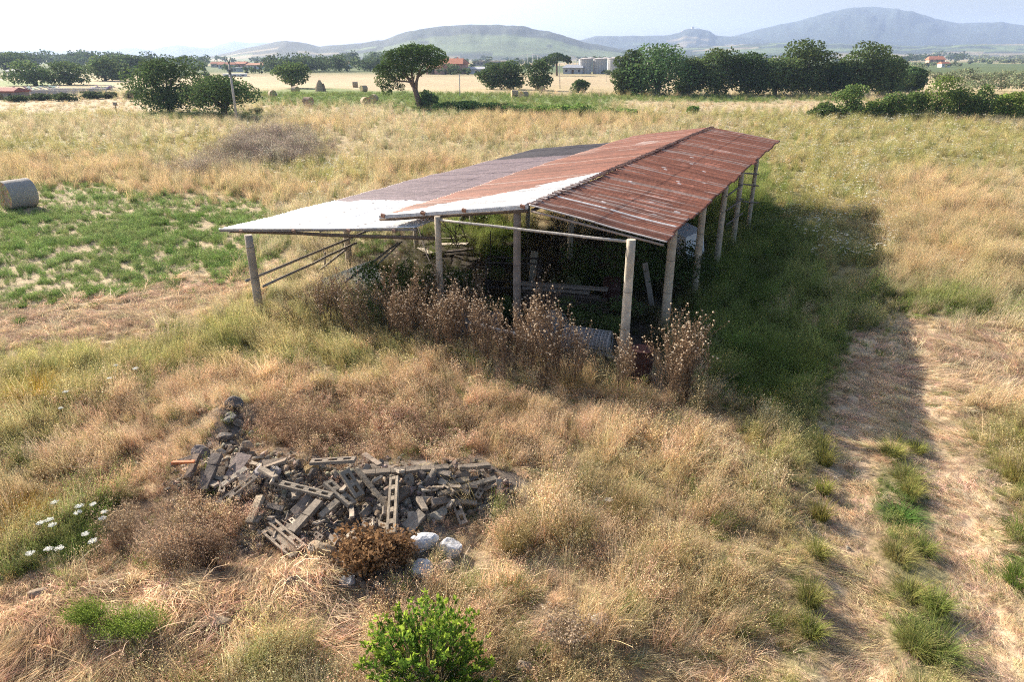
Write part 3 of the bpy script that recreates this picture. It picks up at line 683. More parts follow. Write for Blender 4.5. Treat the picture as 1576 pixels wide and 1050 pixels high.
# wooden rails on the left side, front rail, back right rails
WG = (.30,.26,.22)
def pxbeam(x0, y0, Y0, x1, y1, Y1, r, col, jit=.015, name="rail"): return beam(atY(x0, y0, Y0), atY(x1, y1, Y1), r, col, jitter=jit, name=name)
pxbeam(378, 433, 18.85, 592, 345, 25.4, .045, WG, .02); pxbeam(404, 441, 19.05, 548, 374, 23.6, .042, WG, .02); pxbeam(492, 416, 22.2, 534, 383, 23.5, .04, WG)
pxbeam(500, 420, 22.9, 500, 388, 22.9, .035, WG, 0)
pxbeam(716, 495, 16.95, 958, 554, 15.3, .045, (.60,.57,.52), .008)
pxbeam(640, 343, 26.2, 668, 420, 22.5, .022, (.06,.05,.045))
for y0, y1 in ((266, 268), (283, 286), (310, 312)):
    pxbeam(1143, y0, rp[3][1], 1167, y1, rp[4][1], .03, (.13,.11,.10), .0)
for k, y0 in enumerate((300, 322, 344)):
    pxbeam(1118, y0 + 2, rp[2][1] - .1, 1143, y0 - 16, rp[3][1], .03, (.12,.10,.09), .0)

# ------------------------------------------------------------------ clutter under the roof
def thing_mesh(mb, name, mat, label, cat, group=None, smooth=False, loc=None):
    return tag(mb.build(name, mat, None, smooth, loc), label, cat, group)
def wire_roll(px, py, r, L, rz, tilt, label, col):
    p = gp(px, py); root = empty("wire_mesh_roll", p + Vector((0, 0, r)), label, "wire roll", "rolls of wire mesh lying under the shed roof", 0)
    rot = Euler((tilt, 0, rz)).to_matrix()
    for layer in range(3):
        rr = r * (1 - .13 * layer); m = MB(); nh = 13
        for k in range(nh + 1):
            x = -L / 2 + L * k / nh
            m.tube([rot @ Vector((x, rr * math.cos(t), rr * math.sin(t))) for t in np.linspace(0, 2 * PI, 23)], .0065, col, 4, False)
        for j in range(22):
            t = 2 * PI * j / 22 + layer * .1
            m.tube([rot @ Vector((-L / 2, rr * math.cos(t), rr * math.sin(t))), rot @ Vector((L / 2, rr * math.cos(t), rr * math.sin(t)))], .0055, col, 4, False)
        m.build("mesh_layer", M_METAL, root)
    m = MB(); m.tube([rot @ Vector((-L * .48, 0, 0)), rot @ Vector((L * .48, 0, 0))], r * .62, tuple(c * .8 for c in col), 20); m.build("inner_coil", M_METAL, root)
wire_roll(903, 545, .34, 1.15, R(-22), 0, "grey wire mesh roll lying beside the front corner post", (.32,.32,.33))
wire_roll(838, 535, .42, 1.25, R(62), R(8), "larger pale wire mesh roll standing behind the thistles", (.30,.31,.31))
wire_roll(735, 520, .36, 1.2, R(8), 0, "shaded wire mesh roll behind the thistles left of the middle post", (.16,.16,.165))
def drum(px, py, label, r=.27, h=.85):
    p = gp(px, py); root = empty("oil_drum", p, label, "drum")
    m = MB(); z = [0, .02, .27, .285, .30, .57, .585, .60, .86, .88]; rr = [1, 1, 1, 1.045, 1, 1, 1.045, 1, 1, 1.03]
    m.tube([(0, 0, a / .88 * h) for a in z], [r * q for q in rr], (.05,.022,.018), 24, False); m.build("body", M_METAL, root, True)
    m = MB(); m.tube([(0, 0, h - .03), (0, 0, h - .015)], r * .97, (.09,.035,.028), 24); m.tube([(.12, 0, h - .015), (.12, 0, h + .005)], .03, (.05,.04,.04), 10); m.build("lid", M_METAL, root)
drum(984, 588, "rusty dark red oil drum just right of the front corner post"); drum(940, 470, "dented oil drum deep in the shade behind the corner post")
# white cabinet
p = gp(1058, 408); cb = empty("metal_cabinet", p, "white metal cabinet leaning between the right-hand posts of the shed", "cabinet", rz=R(24)); cb.rotation_euler = (R(6), R(-14), R(24))
m = MB(); m.box((0, 0, .75), (.75, .95, 1.35), (.62,.64,.66)); m.build("body", M_PAINT, cb)
m = MB(); m.box((.395, 0, .95), (.03, .91, .9), (.70,.72,.74)); dr = m.build("door", M_PAINT, cb); m = MB(); m.box((.42, .36, .95), (.025, .03, .28), (.3,.3,.3)); m.build("handle", M_METAL, dr)
m = MB(); m.box((.395, 0, .29), (.03, .91, .36), (.66,.68,.70)); m.build("drawer", M_PAINT, cb)
# metal frame
p = gp(790, 462); fr = MB()
for x in (-.8, .8):
    for y in (-.3, .3): fr.box((x, y, .65), (.05, .05, 1.3), (.05,.04,.035))
for z in (1.28, .5): 
    for y in (-.3, .3): fr.box((0, y, z), (1.55, .045, .045), (.05,.04,.035))
    for x in (-.8, .8): fr.box((x, 0, z + .047), (.045, .5, .045), (.05,.04,.035))
for x in (-.75, .4): fr.tube([(x, .3, 1.3), (x, .3, 2.1)], .015, (.05,.04,.035), 6)
thing_mesh(fr, "iron_trestle", M_METAL, "dark rusty metal frame standing behind the middle front post", "trestle", loc=p).rotation_euler = (0, 0, R(-8))
# planks stacked
random.seed(5)
for k in range(9):
    p = gp(862 + random.uniform(-3, 3), 488); L = random.uniform(1.9, 2.6); m = MB()
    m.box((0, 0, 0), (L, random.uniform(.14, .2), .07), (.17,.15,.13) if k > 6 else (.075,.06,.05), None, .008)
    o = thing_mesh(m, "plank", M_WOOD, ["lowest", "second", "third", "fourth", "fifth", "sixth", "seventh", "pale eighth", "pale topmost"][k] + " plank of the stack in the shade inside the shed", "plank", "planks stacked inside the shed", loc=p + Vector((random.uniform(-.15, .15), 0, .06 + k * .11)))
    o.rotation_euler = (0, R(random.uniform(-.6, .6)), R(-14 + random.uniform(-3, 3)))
m = MB(); m.box((0, 0, .55), (.22, .04, 1.15), (.34,.29,.22), None, .01); thing_mesh(m, "leaning_board", M_WOOD, "pale short board leaning against the dark metal frame", "board", loc=gp(818, 440)).rotation_euler = (R(-14), R(8), R(10))
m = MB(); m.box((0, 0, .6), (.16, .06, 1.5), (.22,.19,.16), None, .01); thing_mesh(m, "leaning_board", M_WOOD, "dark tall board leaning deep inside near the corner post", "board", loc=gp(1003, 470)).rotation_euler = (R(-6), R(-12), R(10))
m = MB(); m.tube([(0, 0, 0), (.1, .05, 2.3)], .02, (.22,.03,.025), 8); thing_mesh(m, "metal_rod", M_METAL, "thin red rod standing against the second right-hand post", "rod", loc=gp(1024, 498))
for x, y, L, rz, lb in ((672, 372, 1.7, 25, "pale weathered board lying in the sunny gap behind the shed"), (700, 380, 1.3, -30, "crossed pale board in the sunny gap behind the shed"), (715, 366, 1.0, 60, "short pale board nearest the tyre behind the shed"), (690, 392, 1.9, 10, "dark beam lying in front of the pale boards"), (655, 390, 1.2, -60, "greyish board sticking up left of the pale boards")):
    m = MB(); m.box((0, 0, .12), (L, .2, .05), (.46,.40,.33) if "dark" not in lb else (.09,.07,.06), None, .012)
    thing_mesh(m, "board", M_WOOD, lb, "board", "loose boards behind the shed", loc=gp(x, y)).rotation_euler = (R(random.uniform(-8, 14)), R(random.uniform(-12, 12)), R(rz))
m = MB()
for i in range(24):
    t0, t1 = 2 * PI * i / 24, 2 * PI * (i + 1) / 24
    m.tube([(.33 * math.cos(t0), .33 * math.sin(t0), 0), (.33 * math.cos(t1), .33 * math.sin(t1), 0)], .11, (.025,.025,.025), 10, False)
thing_mesh(m, "tyre", M_METAL, "black tyre lying at the foot of a far left post", "tyre", smooth=True, loc=gp(721, 352) + Vector((0, 0, .25))).rotation_euler = (R(50), 0, R(20))
# grey sheet with a pole on it
m = MB(); m.box((0, 0, .0), (1.7, 1.1, .02), (.27,.30,.31), None, .03)
thing_mesh(m, "metal_sheet", M_METAL, "bent grey metal sheet resting on the brambles at left", "sheet", loc=gp(545, 452) + Vector((0, 0, .45))).rotation_euler = (R(24), R(-12), R(30))
for x0, y0, Y0, x1, y1, Y1, r, lb in ((530, 434, 19.6, 612, 374, 22.3, .04, "weathered pole slanting over the brambles on the grey sheet"), (548, 436, 19.3, 618, 372, 22.0, .03, "thinner pole lying beside the slanting weathered pole")):
    a, b = Vector(atY(x0, y0, Y0)), Vector(atY(x1, y1, Y1)); m = MB(); m.tube([(0, 0, 0), (b - a) * .5 + Vector((0, 0, -.02)), b - a], r, (.40,.36,.31), 8); thing_mesh(m, "pole", M_WOOD, lb, "pole", smooth=True, loc=a)
def branch(rng, m, p, d, L, r, depth, col):
    pts = [p]; q = p.copy(); dd = d.copy()
    for i in range(5):
        dd = (dd + Vector(rng.normal(0, .22, 3))).normalized(); q = q + dd * L / 5; pts.append(q.copy())
    m.tube(pts, [r * (1 - .13 * i) for i in range(6)], col, 5)
    if depth > 0:
        for i in (2, 3, 4, 5):
            nd = (dd + Vector(rng.normal(0, .8, 3))).normalized(); branch(rng, m, pts[i], nd, L * .6, r * .5, depth - 1, col)
for x, y, sc_, lb in ((845, 385, 1.5, "tangle of dead dark branches in the gap behind the middle posts"), (700, 385, 1.0, "small dead branch lying over the boards behind the shed")):
    rng = np.random.default_rng(x); m = MB()
    for k in range(5): branch(rng, m, Vector((rng.uniform(-.6, .6), rng.uniform(-.3, .3), .05)), Vector((rng.normal(0, .6), rng.normal(0, .3), .7)).normalized(), sc_, .03, 2, (.06,.045,.035))
    thing_mesh(m, "dead_branches", M_BARK, lb, "branches", loc=gp(x, y))

# ================================================================== plants
def crown(rng, n, lobes, leaf, col, cvar=.25, asp=.7, shell=.72, up=.25, flat=0.):
    """leaf cards over a set of lobes (cx,cy,cz,rx,ry,rz)"""
    L = np.array(lobes, float); vol = (L[:, 3] * L[:, 4] + L[:, 4] * L[:, 5] + L[:, 3] * L[:, 5]); k = rng.choice(len(L), n, p=vol / vol.sum())
    d = rng.normal(0, 1, (n, 3)); d[:, 2] += up; d /= np.linalg.norm(d, axis=1)[:, None]
    r = (shell + (1 - shell) * rng.uniform(0, 1, n) ** .5); inner = rng.uniform(0, 1, n) < .16; r[inner] *= rng.uniform(.3, .9, inner.sum())
    bump = 1 + .22 * (vnoise(d[:, 0] * 3 + k * 7.1, d[:, 1] * 3 + d[:, 2] * 2.3, 9) - .5) * 2
    P = L[k, :3] + d * L[k, 3:] * (r * bump)[:, None]
    lt = rng.uniform(.72, 1.25, len(L))[k] * rng.uniform(1 - cvar, 1 + cvar, n)
    C = np.array(col)[None, :] * lt[:, None] * (1 + rng.normal(0, .06, (n, 3)))
    keep = P[:, 2] > .02
    return quads(P[keep], (rng.uniform(.6, 1.3, n) * leaf)[keep], rng, np.clip(C[keep], .005, 1), asp=asp, flat=flat)
def tree(px, py, wpx, hpx, label, col=(.055,.085,.030), group=None, n=6500, nl=16, leaf=None, name="tree", cat="tree", trunk=.16, seed=None, dense=1.0, squash=1.0, low=.22, bark=(.09,.07,.055)):
    seed = seed if seed is not None else int(px * 7 + py); rng = np.random.default_rng(seed)
    p = gp(px, py); q = atY(px, py - hpx, p.y); h = q[2] - p.z; dep = p.y * CP + (CAM_H - p.z) * SP; w = wpx * dep / FPX
    root = empty(name, p, label, cat, group)
    leaf = leaf or max(.18, dep * .0030); col = tuple(c * 2.0 for c in col)
    lobes = []
    for i in range(nl):
        a = rng.uniform(0, 2 * PI); rr = math.sqrt(rng.uniform(0, 1)); zz = rng.uniform(low + .06, .82)
        env = max(.55 if low < .15 else .25, math.sin(PI * min(1, max(.06, (zz - low * .5) / (1.0 - low * .5) * .95))) ** .5)
        R_ = rng.uniform(.17, .27)
        lobes.append((math.cos(a) * rr * w * .5 * env * .78, math.sin(a) * rr * w * .42 * env * .78, zz * h, w * R_, w * R_, min(w, h * 1.1) * R_ * rng.uniform(.62, .9) * squash))
    lobes.append((0, 0, h * .84, w * .24, w * .2, h * .155)); lobes.append((w * .04 * rng.normal(), 0, h * .5, w * .40, w * .32, h * .36))
    if low < .15: lobes.append((0, 0, h * .26, w * .42, w * .3, h * .24))
    V, F, C = crown(rng, int(n * dense), lobes, leaf, col)
    lo, hi = np.percentile(V[:, 0], [1.2, 98.8]); V[:, 0] = (V[:, 0] - (lo + hi) / 2) * (w / (hi - lo)); lo, hi = np.percentile(V[:, 1], [1, 99]); V[:, 1] -= (lo + hi) / 2
    V[:, 2] *= h / np.percentile(V[:, 2], 99.4)
    link("crown", np_mesh("crown", V, F, C, M_LEAF), root)
    m = MB(); t = w * trunk * .22 + .08
    m.tube([(0, 0, -.3), (rng.normal(0, .05) * w, 0, h * .2), (rng.normal(0, .04) * w, 0, h * .42)], [t * 1.25, t * .9, t * .6], bark, 8)
    for k in range(5):
        a = rng.uniform(0, 2 * PI); m.tube([(0, 0, h * rng.uniform(.1, .3)), (math.cos(a) * w * .14, math.sin(a) * w * .12, h * .45), (math.cos(a) * w * .32, math.sin(a) * w * .28, h * rng.uniform(.55, .75))], [t * .6, t * .4, t * .18], bark, 6)
    m.build("trunk", M_BARK, root, True)
    return root
DG = (.048,.072,.028)
tree(262, 173, 100, 83, "large round dark oak left of the utility pole", DG, n=9000, nl=22, low=.1)
tree(345, 180, 112, 64, "low spreading oak with several trunks behind the utility pole", (.05,.075,.028), n=8000, nl=20, low=.22)
tree(451, 135, 50, 39, "small round tree alone beside the green field", (.07,.10,.035), n=3500)
tree(658, 167, 32, 28, "small dark bushy tree at the foot of the umbrella pine", (.05,.08,.03), n=1800, low=.05)
tree(757, 137, 42, 40, "left of two dark trees by the cut wheat beyond the green field", DG, n=2600, low=.05, group="dark trees at the wheat field edge")
tree(786, 137, 40, 43, "broader dark tree beside the left wheat-edge tree", DG, n=2600, low=.05, group="dark trees at the wheat field edge")
tree(828, 139, 40, 46, "narrow upright dark tree right of the wheat-edge pair", DG, n=2600, low=.05, group="dark trees at the wheat field edge")
tree(893, 142, 24, 20, "smallest round tree alone in front of the grain silos", (.05,.075,.03), n=1200, low=.05)
ROW = [(968,146,46,66,"leftmost"),(1010,147,92,74,"second from left, very broad"),(1062,146,40,60,"third from left, slim"),(1100,146,62,68,"fourth from left"),(1148,146,60,66,"fifth from left"),(1192,146,56,64,"sixth from left"),
       (1238,146,64,76,"seventh and tallest from left"),(1282,146,50,60,"eighth from left, darker"),(1322,146,66,74,"ninth from left, rounded top"),(1362,145,56,62,"tenth from left"),(1396,141,44,44,"rightmost, shortest")]
for i, (x, y, w, h, t) in enumerate(ROW):
    tree(x, y, w * 1.12, h * (1.02, 1.06, .9, 1.03, .97, .9, 1.1, .84, 1.07, .95, .85)[i], "oak in the dark row behind the shed roof, " + t, tuple(c * (1.0, 1.25, .9, 1.15, .85, 1.2, 1.0, .8, 1.1, 1.25, 1.1)[i] for c in ((.050, .070, .026), (.044, .072, .028), (.056, .078, .030))[i % 3]), "dark oaks in the row beyond the dry field", n=7500, low=.0, dense=1.0)
LEFTT = [(55,131,74,38,"front left-hand tree of the far left clump"),(108,130,66,36,"front right-hand tree of the far left clump"),(162,124,52,38,"taller tree right of the far left clump"),(200,114,54,30,"bluish tree behind the round oak at left"),(18,110,66,30,"bluish tree at the left edge of the photo"),(186,122,34,24,"small tree tucked between the far left clump and the round oak")]
for x, y, w, h, t in LEFTT: tree(x, y, w, h, t, (.06,.085,.035), "trees beyond the yard at far left", n=2600, low=.1)
HEDGE = [(1268,181,42,32,"lowest open"),(1303,182,46,46,"tall thin-topped"),(1340,182,44,34,"rounded"),(1372,183,44,40,"dense mid-green"),(1404,182,46,44,"olive-toned"),(1438,183,56,58,"tallest broad"),(1474,183,48,50,"wide dark"),(1508,183,46,48,"dark gappy"),(1541,183,42,44,"yellow-green topped"),(1575,184,50,42,"rightmost bright green")]
for i, (x, y, w, h, t) in enumerate(HEDGE):
    tree(x, y, w * (1.0, .92, .8, 1.0, .9, 1.05, .95, .9, .9, 1.0)[i], h * (.72, 1.12, .78, 1.02, .9, 1.15, .95, 1.08, .86, 1.05)[i], t + " bush of the hedge at right, number %s from the left" % ["one","two","three","four","five","six","seven","eight","nine","ten"][i], [(.065,.095,.03),(.075,.11,.035),(.09,.125,.035)][i % 3] if i < 8 else (.11,.15,.035), "bushes of the hedge at right", n=2600, low=.0, name="hedge_bush", cat="bush", trunk=.08)
THK = [(690,171,44,15),(722,172,46,17),(760,174,50,16),(800,176,46,15),(832,177,42,15),(862,178,44,18),(893,179,38,20),(935,176,30,10),(965,176,34,9),(612,166,18,5),(1066,175,18,12)]
TL = ["leftmost dark", "second dark", "third, longest", "fourth, flat", "fifth, yellowish", "sixth, lighter green", "seventh and tallest", "eighth, thin", "ninth, thin", "tiny separate", "small lone"]
for i, (x, y, w, h) in enumerate(THK):
    lb = ("%s bramble bush in the low green band right of the pine" % TL[i]) if i < 9 else ("tiny bush in the grass left of the pine trunk" if i == 9 else "small lone bush in the dry field beyond the roof ridge")
    tree(x, y, w, h, lb, (.06,.10,.03) if i < 4 else (.10,.15,.04), "bramble bushes in the band right of the pine" if i < 9 else None, n=1500, low=0, name="bramble_bush", cat="bush", trunk=.05, squash=1.2)
for i, (x, y, w, h, t) in enumerate([(28,156,30,10,"dark low shrub beside the red roofed shed"),(62,154,36,11,"second dark shrub along the yard at far left"),(98,155,40,12,"longest dark shrub along the yard at far left"),(142,152,34,12,"dark shrub right of the rubbish heap"),(170,151,20,10,"brown-green shrub at the yard corner"),(205,152,26,14,"brownish shrub left of the round oak"),(395,175,20,9,"small shrub right of the pole in the dry field"),(300,182,16,7,"tiny shrub under the round oak")]):
    tree(x, y, w, h, t, (.045,.06,.03) if i < 4 else (.08,.085,.045), "low shrubs at far left" if i < 6 else None, n=900, low=0, name="shrub", cat="shrub", trunk=.05, squash=1.2)

# umbrella pine
p = gp(646, 167); dep = p.y * CP + CAM_H * SP; k = dep / FPX
pine = empty("umbrella_pine", p, "big leaning umbrella pine with a dark spreading crown", "tree")
rng = np.random.default_rng(77); lobes = []
for x, y, r, f in ((594,125,17,.8),(606,108,20,.8),(588,108,14,.7),(620,92,24,.75),(604,92,18,.8),(640,84,26,.62),(662,86,24,.6),(676,92,14,.6),(648,100,22,.55),(630,112,18,.55),(668,98,14,.5),(596,136,10,.9),(656,78,16,.5),(628,78,16,.55),(612,120,12,.7),(684,90,7,.7),(616,134,7,.8)):
    q = atY(x, y, p.y + rng.uniform(-1.8, 1.8)); lobes.append((q[0] - p.x, q[1] - p.y, q[2] - p.z, r * k, r * k * .9, r * k * f))
V, F, C = crown(rng, 15000, lobes, .24, (.085,.135,.042), up=.35); link("crown", np_mesh("crown", V, F, C, M_LEAF), pine)
m = MB(); B_ = lambda x, y, dy=0: tuple(Vector(atY(x, y, p.y + dy)) - p)
bk = (.17,.12,.095)
m.tube([B_(649, 172), B_(645, 158), B_(641, 145), B_(637, 132)], [.55, .45, .40, .34], bk, 10)
m.tube([B_(638, 136), B_(630, 122, .3), B_(618, 108, .5), B_(606, 100, .6)], [.30, .24, .16, .08], bk, 7)
m.tube([B_(640, 140), B_(641, 125, -.3), B_(646, 108, -.4), B_(656, 92, -.6)], [.28, .22, .16, .08], bk, 7)
m.tube([B_(637, 132), B_(634, 116), B_(634, 98)], [.24, .18, .08], bk, 7); m.tube([B_(634, 126), B_(614, 124, .5), B_(598, 124, .6)], [.14, .10, .05], bk, 6)
m.tube([B_(643, 118), B_(660, 105, .5), B_(676, 96, .3)], [.16, .10, .05], bk, 6)
m.build("trunk", M_BARK, pine, True)
p = gp(857, 116); dep = p.y * CP + CAM_H * SP; k = dep / FPX
pin2 = empty("umbrella_pine", p, "smaller far umbrella pine in front of the farm buildings", "tree"); lobes = []
for x, y, r in ((842,92,10),(856,88,12),(870,90,9),(832,95,6),(850,95,8),(876,95,5)):
    q = atY(x, y, p.y); lobes.append((q[0] - p.x, rng.uniform(-2, 2), q[2] - p.z, r * k, r * k, r * k * .5))
V, F, C = crown(rng, 2600, lobes, .7, (.08,.13,.045), up=.35); link("crown", np_mesh("crown", V, F, C, M_LEAF), pin2)
m = MB(); m.tube([(0, 0, -.5), tuple(Vector(atY(857, 96, p.y)) - p)], [.45, .3], bk, 8); m.build("trunk", M_BARK, pin2, True)

# far woodland and olive groves
def grove(name, rows, col, label, cat, leafk=.0028, asp=.8):
    parts = []; rng = np.random.default_rng(len(rows) * 31 + 5)
    for x0, x1, py, hp, cnt in rows:
        for i in range(cnt):
            x = rng.uniform(x0, x1) if name == "woodland" else x0 + (x1 - x0) * (i + rng.uniform(.2, .8)) / cnt; y = py + rng.uniform(-1.2, 1.2); p = gp(x, y); dep = p.y * CP + CAM_H * SP; k = dep / FPX
            h = hp * k * rng.uniform(.65, 1.2); w = h * rng.uniform(.9, 1.6); n = int(np.clip(110 * w * h / (k * k * 200), 60, 260))
            lb = [(rng.normal(0, .22) * w, rng.normal(0, .15) * w, h * rng.uniform(.3, .72), w * .3, w * .3, h * .3) for _ in range(5)]
            V, F, C = crown(rng, n, lb, dep * leafk, np.array(col) * rng.uniform(.75, 1.25), asp=asp)
            parts.append((V + np.array(p), F, C))
    V, F, C = join(parts); tag(link(name, np_mesh(name, V, F, C, M_LEAF)), label, cat, kind="stuff")
grove("woodland", [(0,60,101,22,14),(30,150,101,20,26),(120,250,104,20,24),(240,330,101,14,16),(290,330,111,14,6),(330,420,102,7,14),(350,440,110,10,10),(415,520,110,24,26),(470,600,109,20,30),(520,600,99,18,16),(560,720,101,12,22),(690,760,113,14,10),(700,830,98,9,18),(900,965,99,14,9),(930,1010,92,12,9),
   (1030,1200,92,10,20),(1280,1340,88,11,9),(1355,1385,78,10,6),(1390,1445,77,11,10),(1330,1400,97,11,10),(1400,1480,94,13,16),(1470,1560,84,14,16),(1500,1600,78,12,14),(1540,1600,86,18,6),(1390,1430,108,9,7),(1180,1300,88,5,14),(-60,0,104,24,8),(1600,1680,90,16,10),(560,1000,92,7,60),(1000,1600,84,5,90),(0,560,96,9,40),(1150,1600,74,5,50),(640,860,104,8,22),(1040,1300,96,9,22),(640,720,114,9,14),(930,1000,114,9,10),(200,330,119,9,14),(0,120,121,7,14),(580,640,112,9,8),(380,450,113,7,10)],
   (.10,.14,.065), "dark mass of distant trees around the farm plain", "woodland")  # leaf colour lightened to grey-green, haze put into the trees' own colour
grove("olive_grove", [(1340,1420,112,12,12),(1360,1430,121,13,10),(1430,1590,123,15,17),(1440,1600,131,18,15),(1470,1600,140,18,10),(1490,1590,93,8,24),(1490,1600,97,7,26),(1380,1500,86,6,20),(1380,1480,103,8,14)], (.21,.24,.14), "grey-green olive trees in rows at far right", "olive trees", asp=.6)

# leafy brambles around the shed
def bramble(px, py, w, h, label, col, n, leaf=.06, name="bramble"):
    rng = np.random.default_rng(px + py); p = gp(px, py); root = empty(name, p, label, "bush")
    lobes = [(rng.normal(0, .28) * w, rng.normal(0, .25) * w * .6, h * rng.uniform(.1, .75), w * rng.uniform(.15, .3), w * .2, h * rng.uniform(.15, .3)) for _ in range(12)]
    V, F, C = crown(rng, n, lobes, leaf, col, .35, shell=.5); link("foliage", np_mesh("foliage", V, F, C, M_LEAF), root)
    m = MB()
    for k in range(9):
        a = rng.uniform(0, 6.28); m.tube([(0, 0, 0), (math.cos(a) * w * .2, math.sin(a) * w * .15, h * .6), (math.cos(a) * w * .45, math.sin(a) * w * .3, h * rng.uniform(.4, 1.0))], [.012, .009, .004], (.10,.07,.04), 5)
    m.build("stems", M_BARK, root)
bramble(600, 470, 2.0, 1.5, "green bramble climbing around the slanting poles at left", (.09,.15,.035), 3800)
bramble(575, 500, 1.0, .9, "lower bright green bramble in front of the grey sheet", (.13,.20,.045), 1400)
bramble(945, 455, 3.6, 2.0, "big dark bush filling the back of the shed", (.07,.105,.035), 6500, .08)
bramble(1040, 450, 1.8, 1.6, "dark bush between the right-hand posts", (.07,.10,.035), 3000, .08)
bramble(905, 500, 1.8, 1.0, "green brambles growing over the near end of the plank stack", (.09,.135,.045), 2600, .06)
bramble(780, 500, 1.5, 1.0, "brambles in the shade at the foot of the middle front post", (.08,.12,.04), 2400, .06)
bramble(868, 480, .7, 1.2, "grey-green ivy clump on the end of the plank stack", (.16,.19,.10), 1500, .05)
bramble(690, 460, 2.0, 1.0, "dark bramble behind the second front post", (.08,.12,.04), 3600)
bramble(745, 345, 1.8, .7, "sunny green bramble behind the tyre", (.13,.19,.05), 2400, .09)
bramble(772, 408, 1.4, .8, "yellow-green weeds in the sun beyond the metal frame", (.15,.22,.045), 1800, .07)
bramble(1000, 400, 2.4, 1.7, "dark thicket under the rusty slope between the far posts", (.07,.10,.035), 4200, .09)
bramble(920, 520, 1.5, .8, "weedy green growth in the shade behind the corner post", (.11,.15,.05), 3000, .05)

# dry thistles
THV = []
for s in range(5):
    rng = np.random.default_rng(300 + s); H = rng.uniform(1.6, 2.15); heads = []; m = MB(); bits = []
    def stem(p, d, L, r, lev):
        pts = [p]; q = p; 
        for i in range(5):
            d = (d + Vector(rng.normal(0, .07, 3))).normalized(); q = q + d * L / 5; pts.append(q)
            for _ in range(9): bits.append(np.array(q) + rng.normal(0, .035, 3) - np.array(d) * L / 5 * rng.uniform(0, 1))
        m.tube(pts, [r * (1 - .14 * i) for i in range(6)], (.19,.125,.08), 5)
        heads.append(pts[-1])
        if lev:
            for i in (2, 3, 4, 4):
                a = rng.uniform(0, 6.28); stem(pts[i], (Vector((math.cos(a), math.sin(a), 0)) * rng.uniform(.35, .7) + Vector((0, 0, 1))).normalized(), L * rng.uniform(.25, .45), r * .6, lev - 1)
    for k in range(4): 
        a = rng.uniform(0, 6.28); stem(Vector((math.cos(a) * .04, math.sin(a) * .04, 0)), Vector((rng.normal(0, .12), rng.normal(0, .12), 1)).normalized(), H * rng.uniform(.75, 1), .012, 1)
    V, F, C = quads(np.array(bits), rng.uniform(.02, .055, len(bits)), rng, np.array([.27,.19,.125]) * rng.uniform(.5, 1.5, (len(bits), 1)), asp=.5)
    me1 = m.mesh("a", M_STRAW); 
    V1 = np.array(m.v); 
    mm = MB(); mm.v = m.v + [tuple(v) for v in V]; mm.f = m.f + [tuple(int(i) + len(m.v) for i in f) for f in F]; mm.c = m.c + [tuple(c) for c in C]
    THV.append((mm.mesh("dry_thistle", M_LEAF), heads))
def head_mesh(seed):
    rng = np.random.default_rng(seed); bm = bmesh.new(); bmesh.ops.create_icosphere(bm, subdivisions=1, radius=.029)
    for v in bm.verts: v.co *= 1 + rng.uniform(-.15, .15); v.co.z *= .85
    me = bpy.data.meshes.new("seed_head"); bm.to_mesh(me); bm.free()
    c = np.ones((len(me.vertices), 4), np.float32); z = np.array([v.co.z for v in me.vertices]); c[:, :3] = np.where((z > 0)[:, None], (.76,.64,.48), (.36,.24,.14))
    me.attributes.new("Col", 'FLOAT_COLOR', 'POINT').data.foreach_set("color", c.ravel()); me.materials.append(M_LEAF); return me
HM = [head_mesh(k) for k in range(3)]
CL = [(640,530,24,14,13),(606,512,14,10,5),(690,548,20,12,12),(738,560,16,12,8),(790,572,12,12,7),(812,585,12,10,3),(856,594,16,10,7),(885,602,10,8,3),(715,515,40,10,7),(952,606,7,8,4),(1038,620,18,10,12),(560,520,30,12,4),(820,535,20,10,2),(500,505,40,10,5)]
CLN = dict(zip([(c[0], c[1]) for c in CL], ["just left of the second front post", "at the back, between bramble and second front post", "around the foot of the second front post", "midway between the second and middle front posts", "around the foot of the middle front post", "right of the middle front post", "in front of the pale wire roll", "in front of the grey wire roll", "behind the others near the middle post", "at the foot of the front corner post", "right of the corner post", "in the brown weeds below the grey sheet", "in front of the plank stack", "under the lean-to behind the left post"]))
rng = np.random.default_rng(9); kk = 0
LBL = {0: ("dry brown thistle with pale seed heads in front of the left and middle posts", "dry thistles in front of the shed"), 1: ("dry thistle with pale seed heads in the separate clump right of the corner post", "dry thistles right of the corner post")}
for cx, cy, sx, sy, n in CL:
    for i in range(n):
        me, heads = THV[kk % 5]; kk += 1
        o = link("dry_thistle", me, None, gp(cx + rng.normal(0, sx * .7), cy + rng.normal(0, sy * .6))); s = rng.uniform(.55, 1.05); o.scale = (s * .8, s * .8, s); o.rotation_euler = (rng.normal(0, .13), rng.normal(0, .13), rng.uniform(0, 6.28))
        lb = "%s dry thistle with pale heads %s" % ("tall" if s > .9 else "medium" if s > .72 else "short", CLN[(cx, cy)]); tag(o, lb, "thistle", lb.split(" dry ")[0] + " thistles " + CLN[(cx, cy)])
        for hpt in heads: link("seed_head", HM[int(rng.integers(3))], o, hpt)

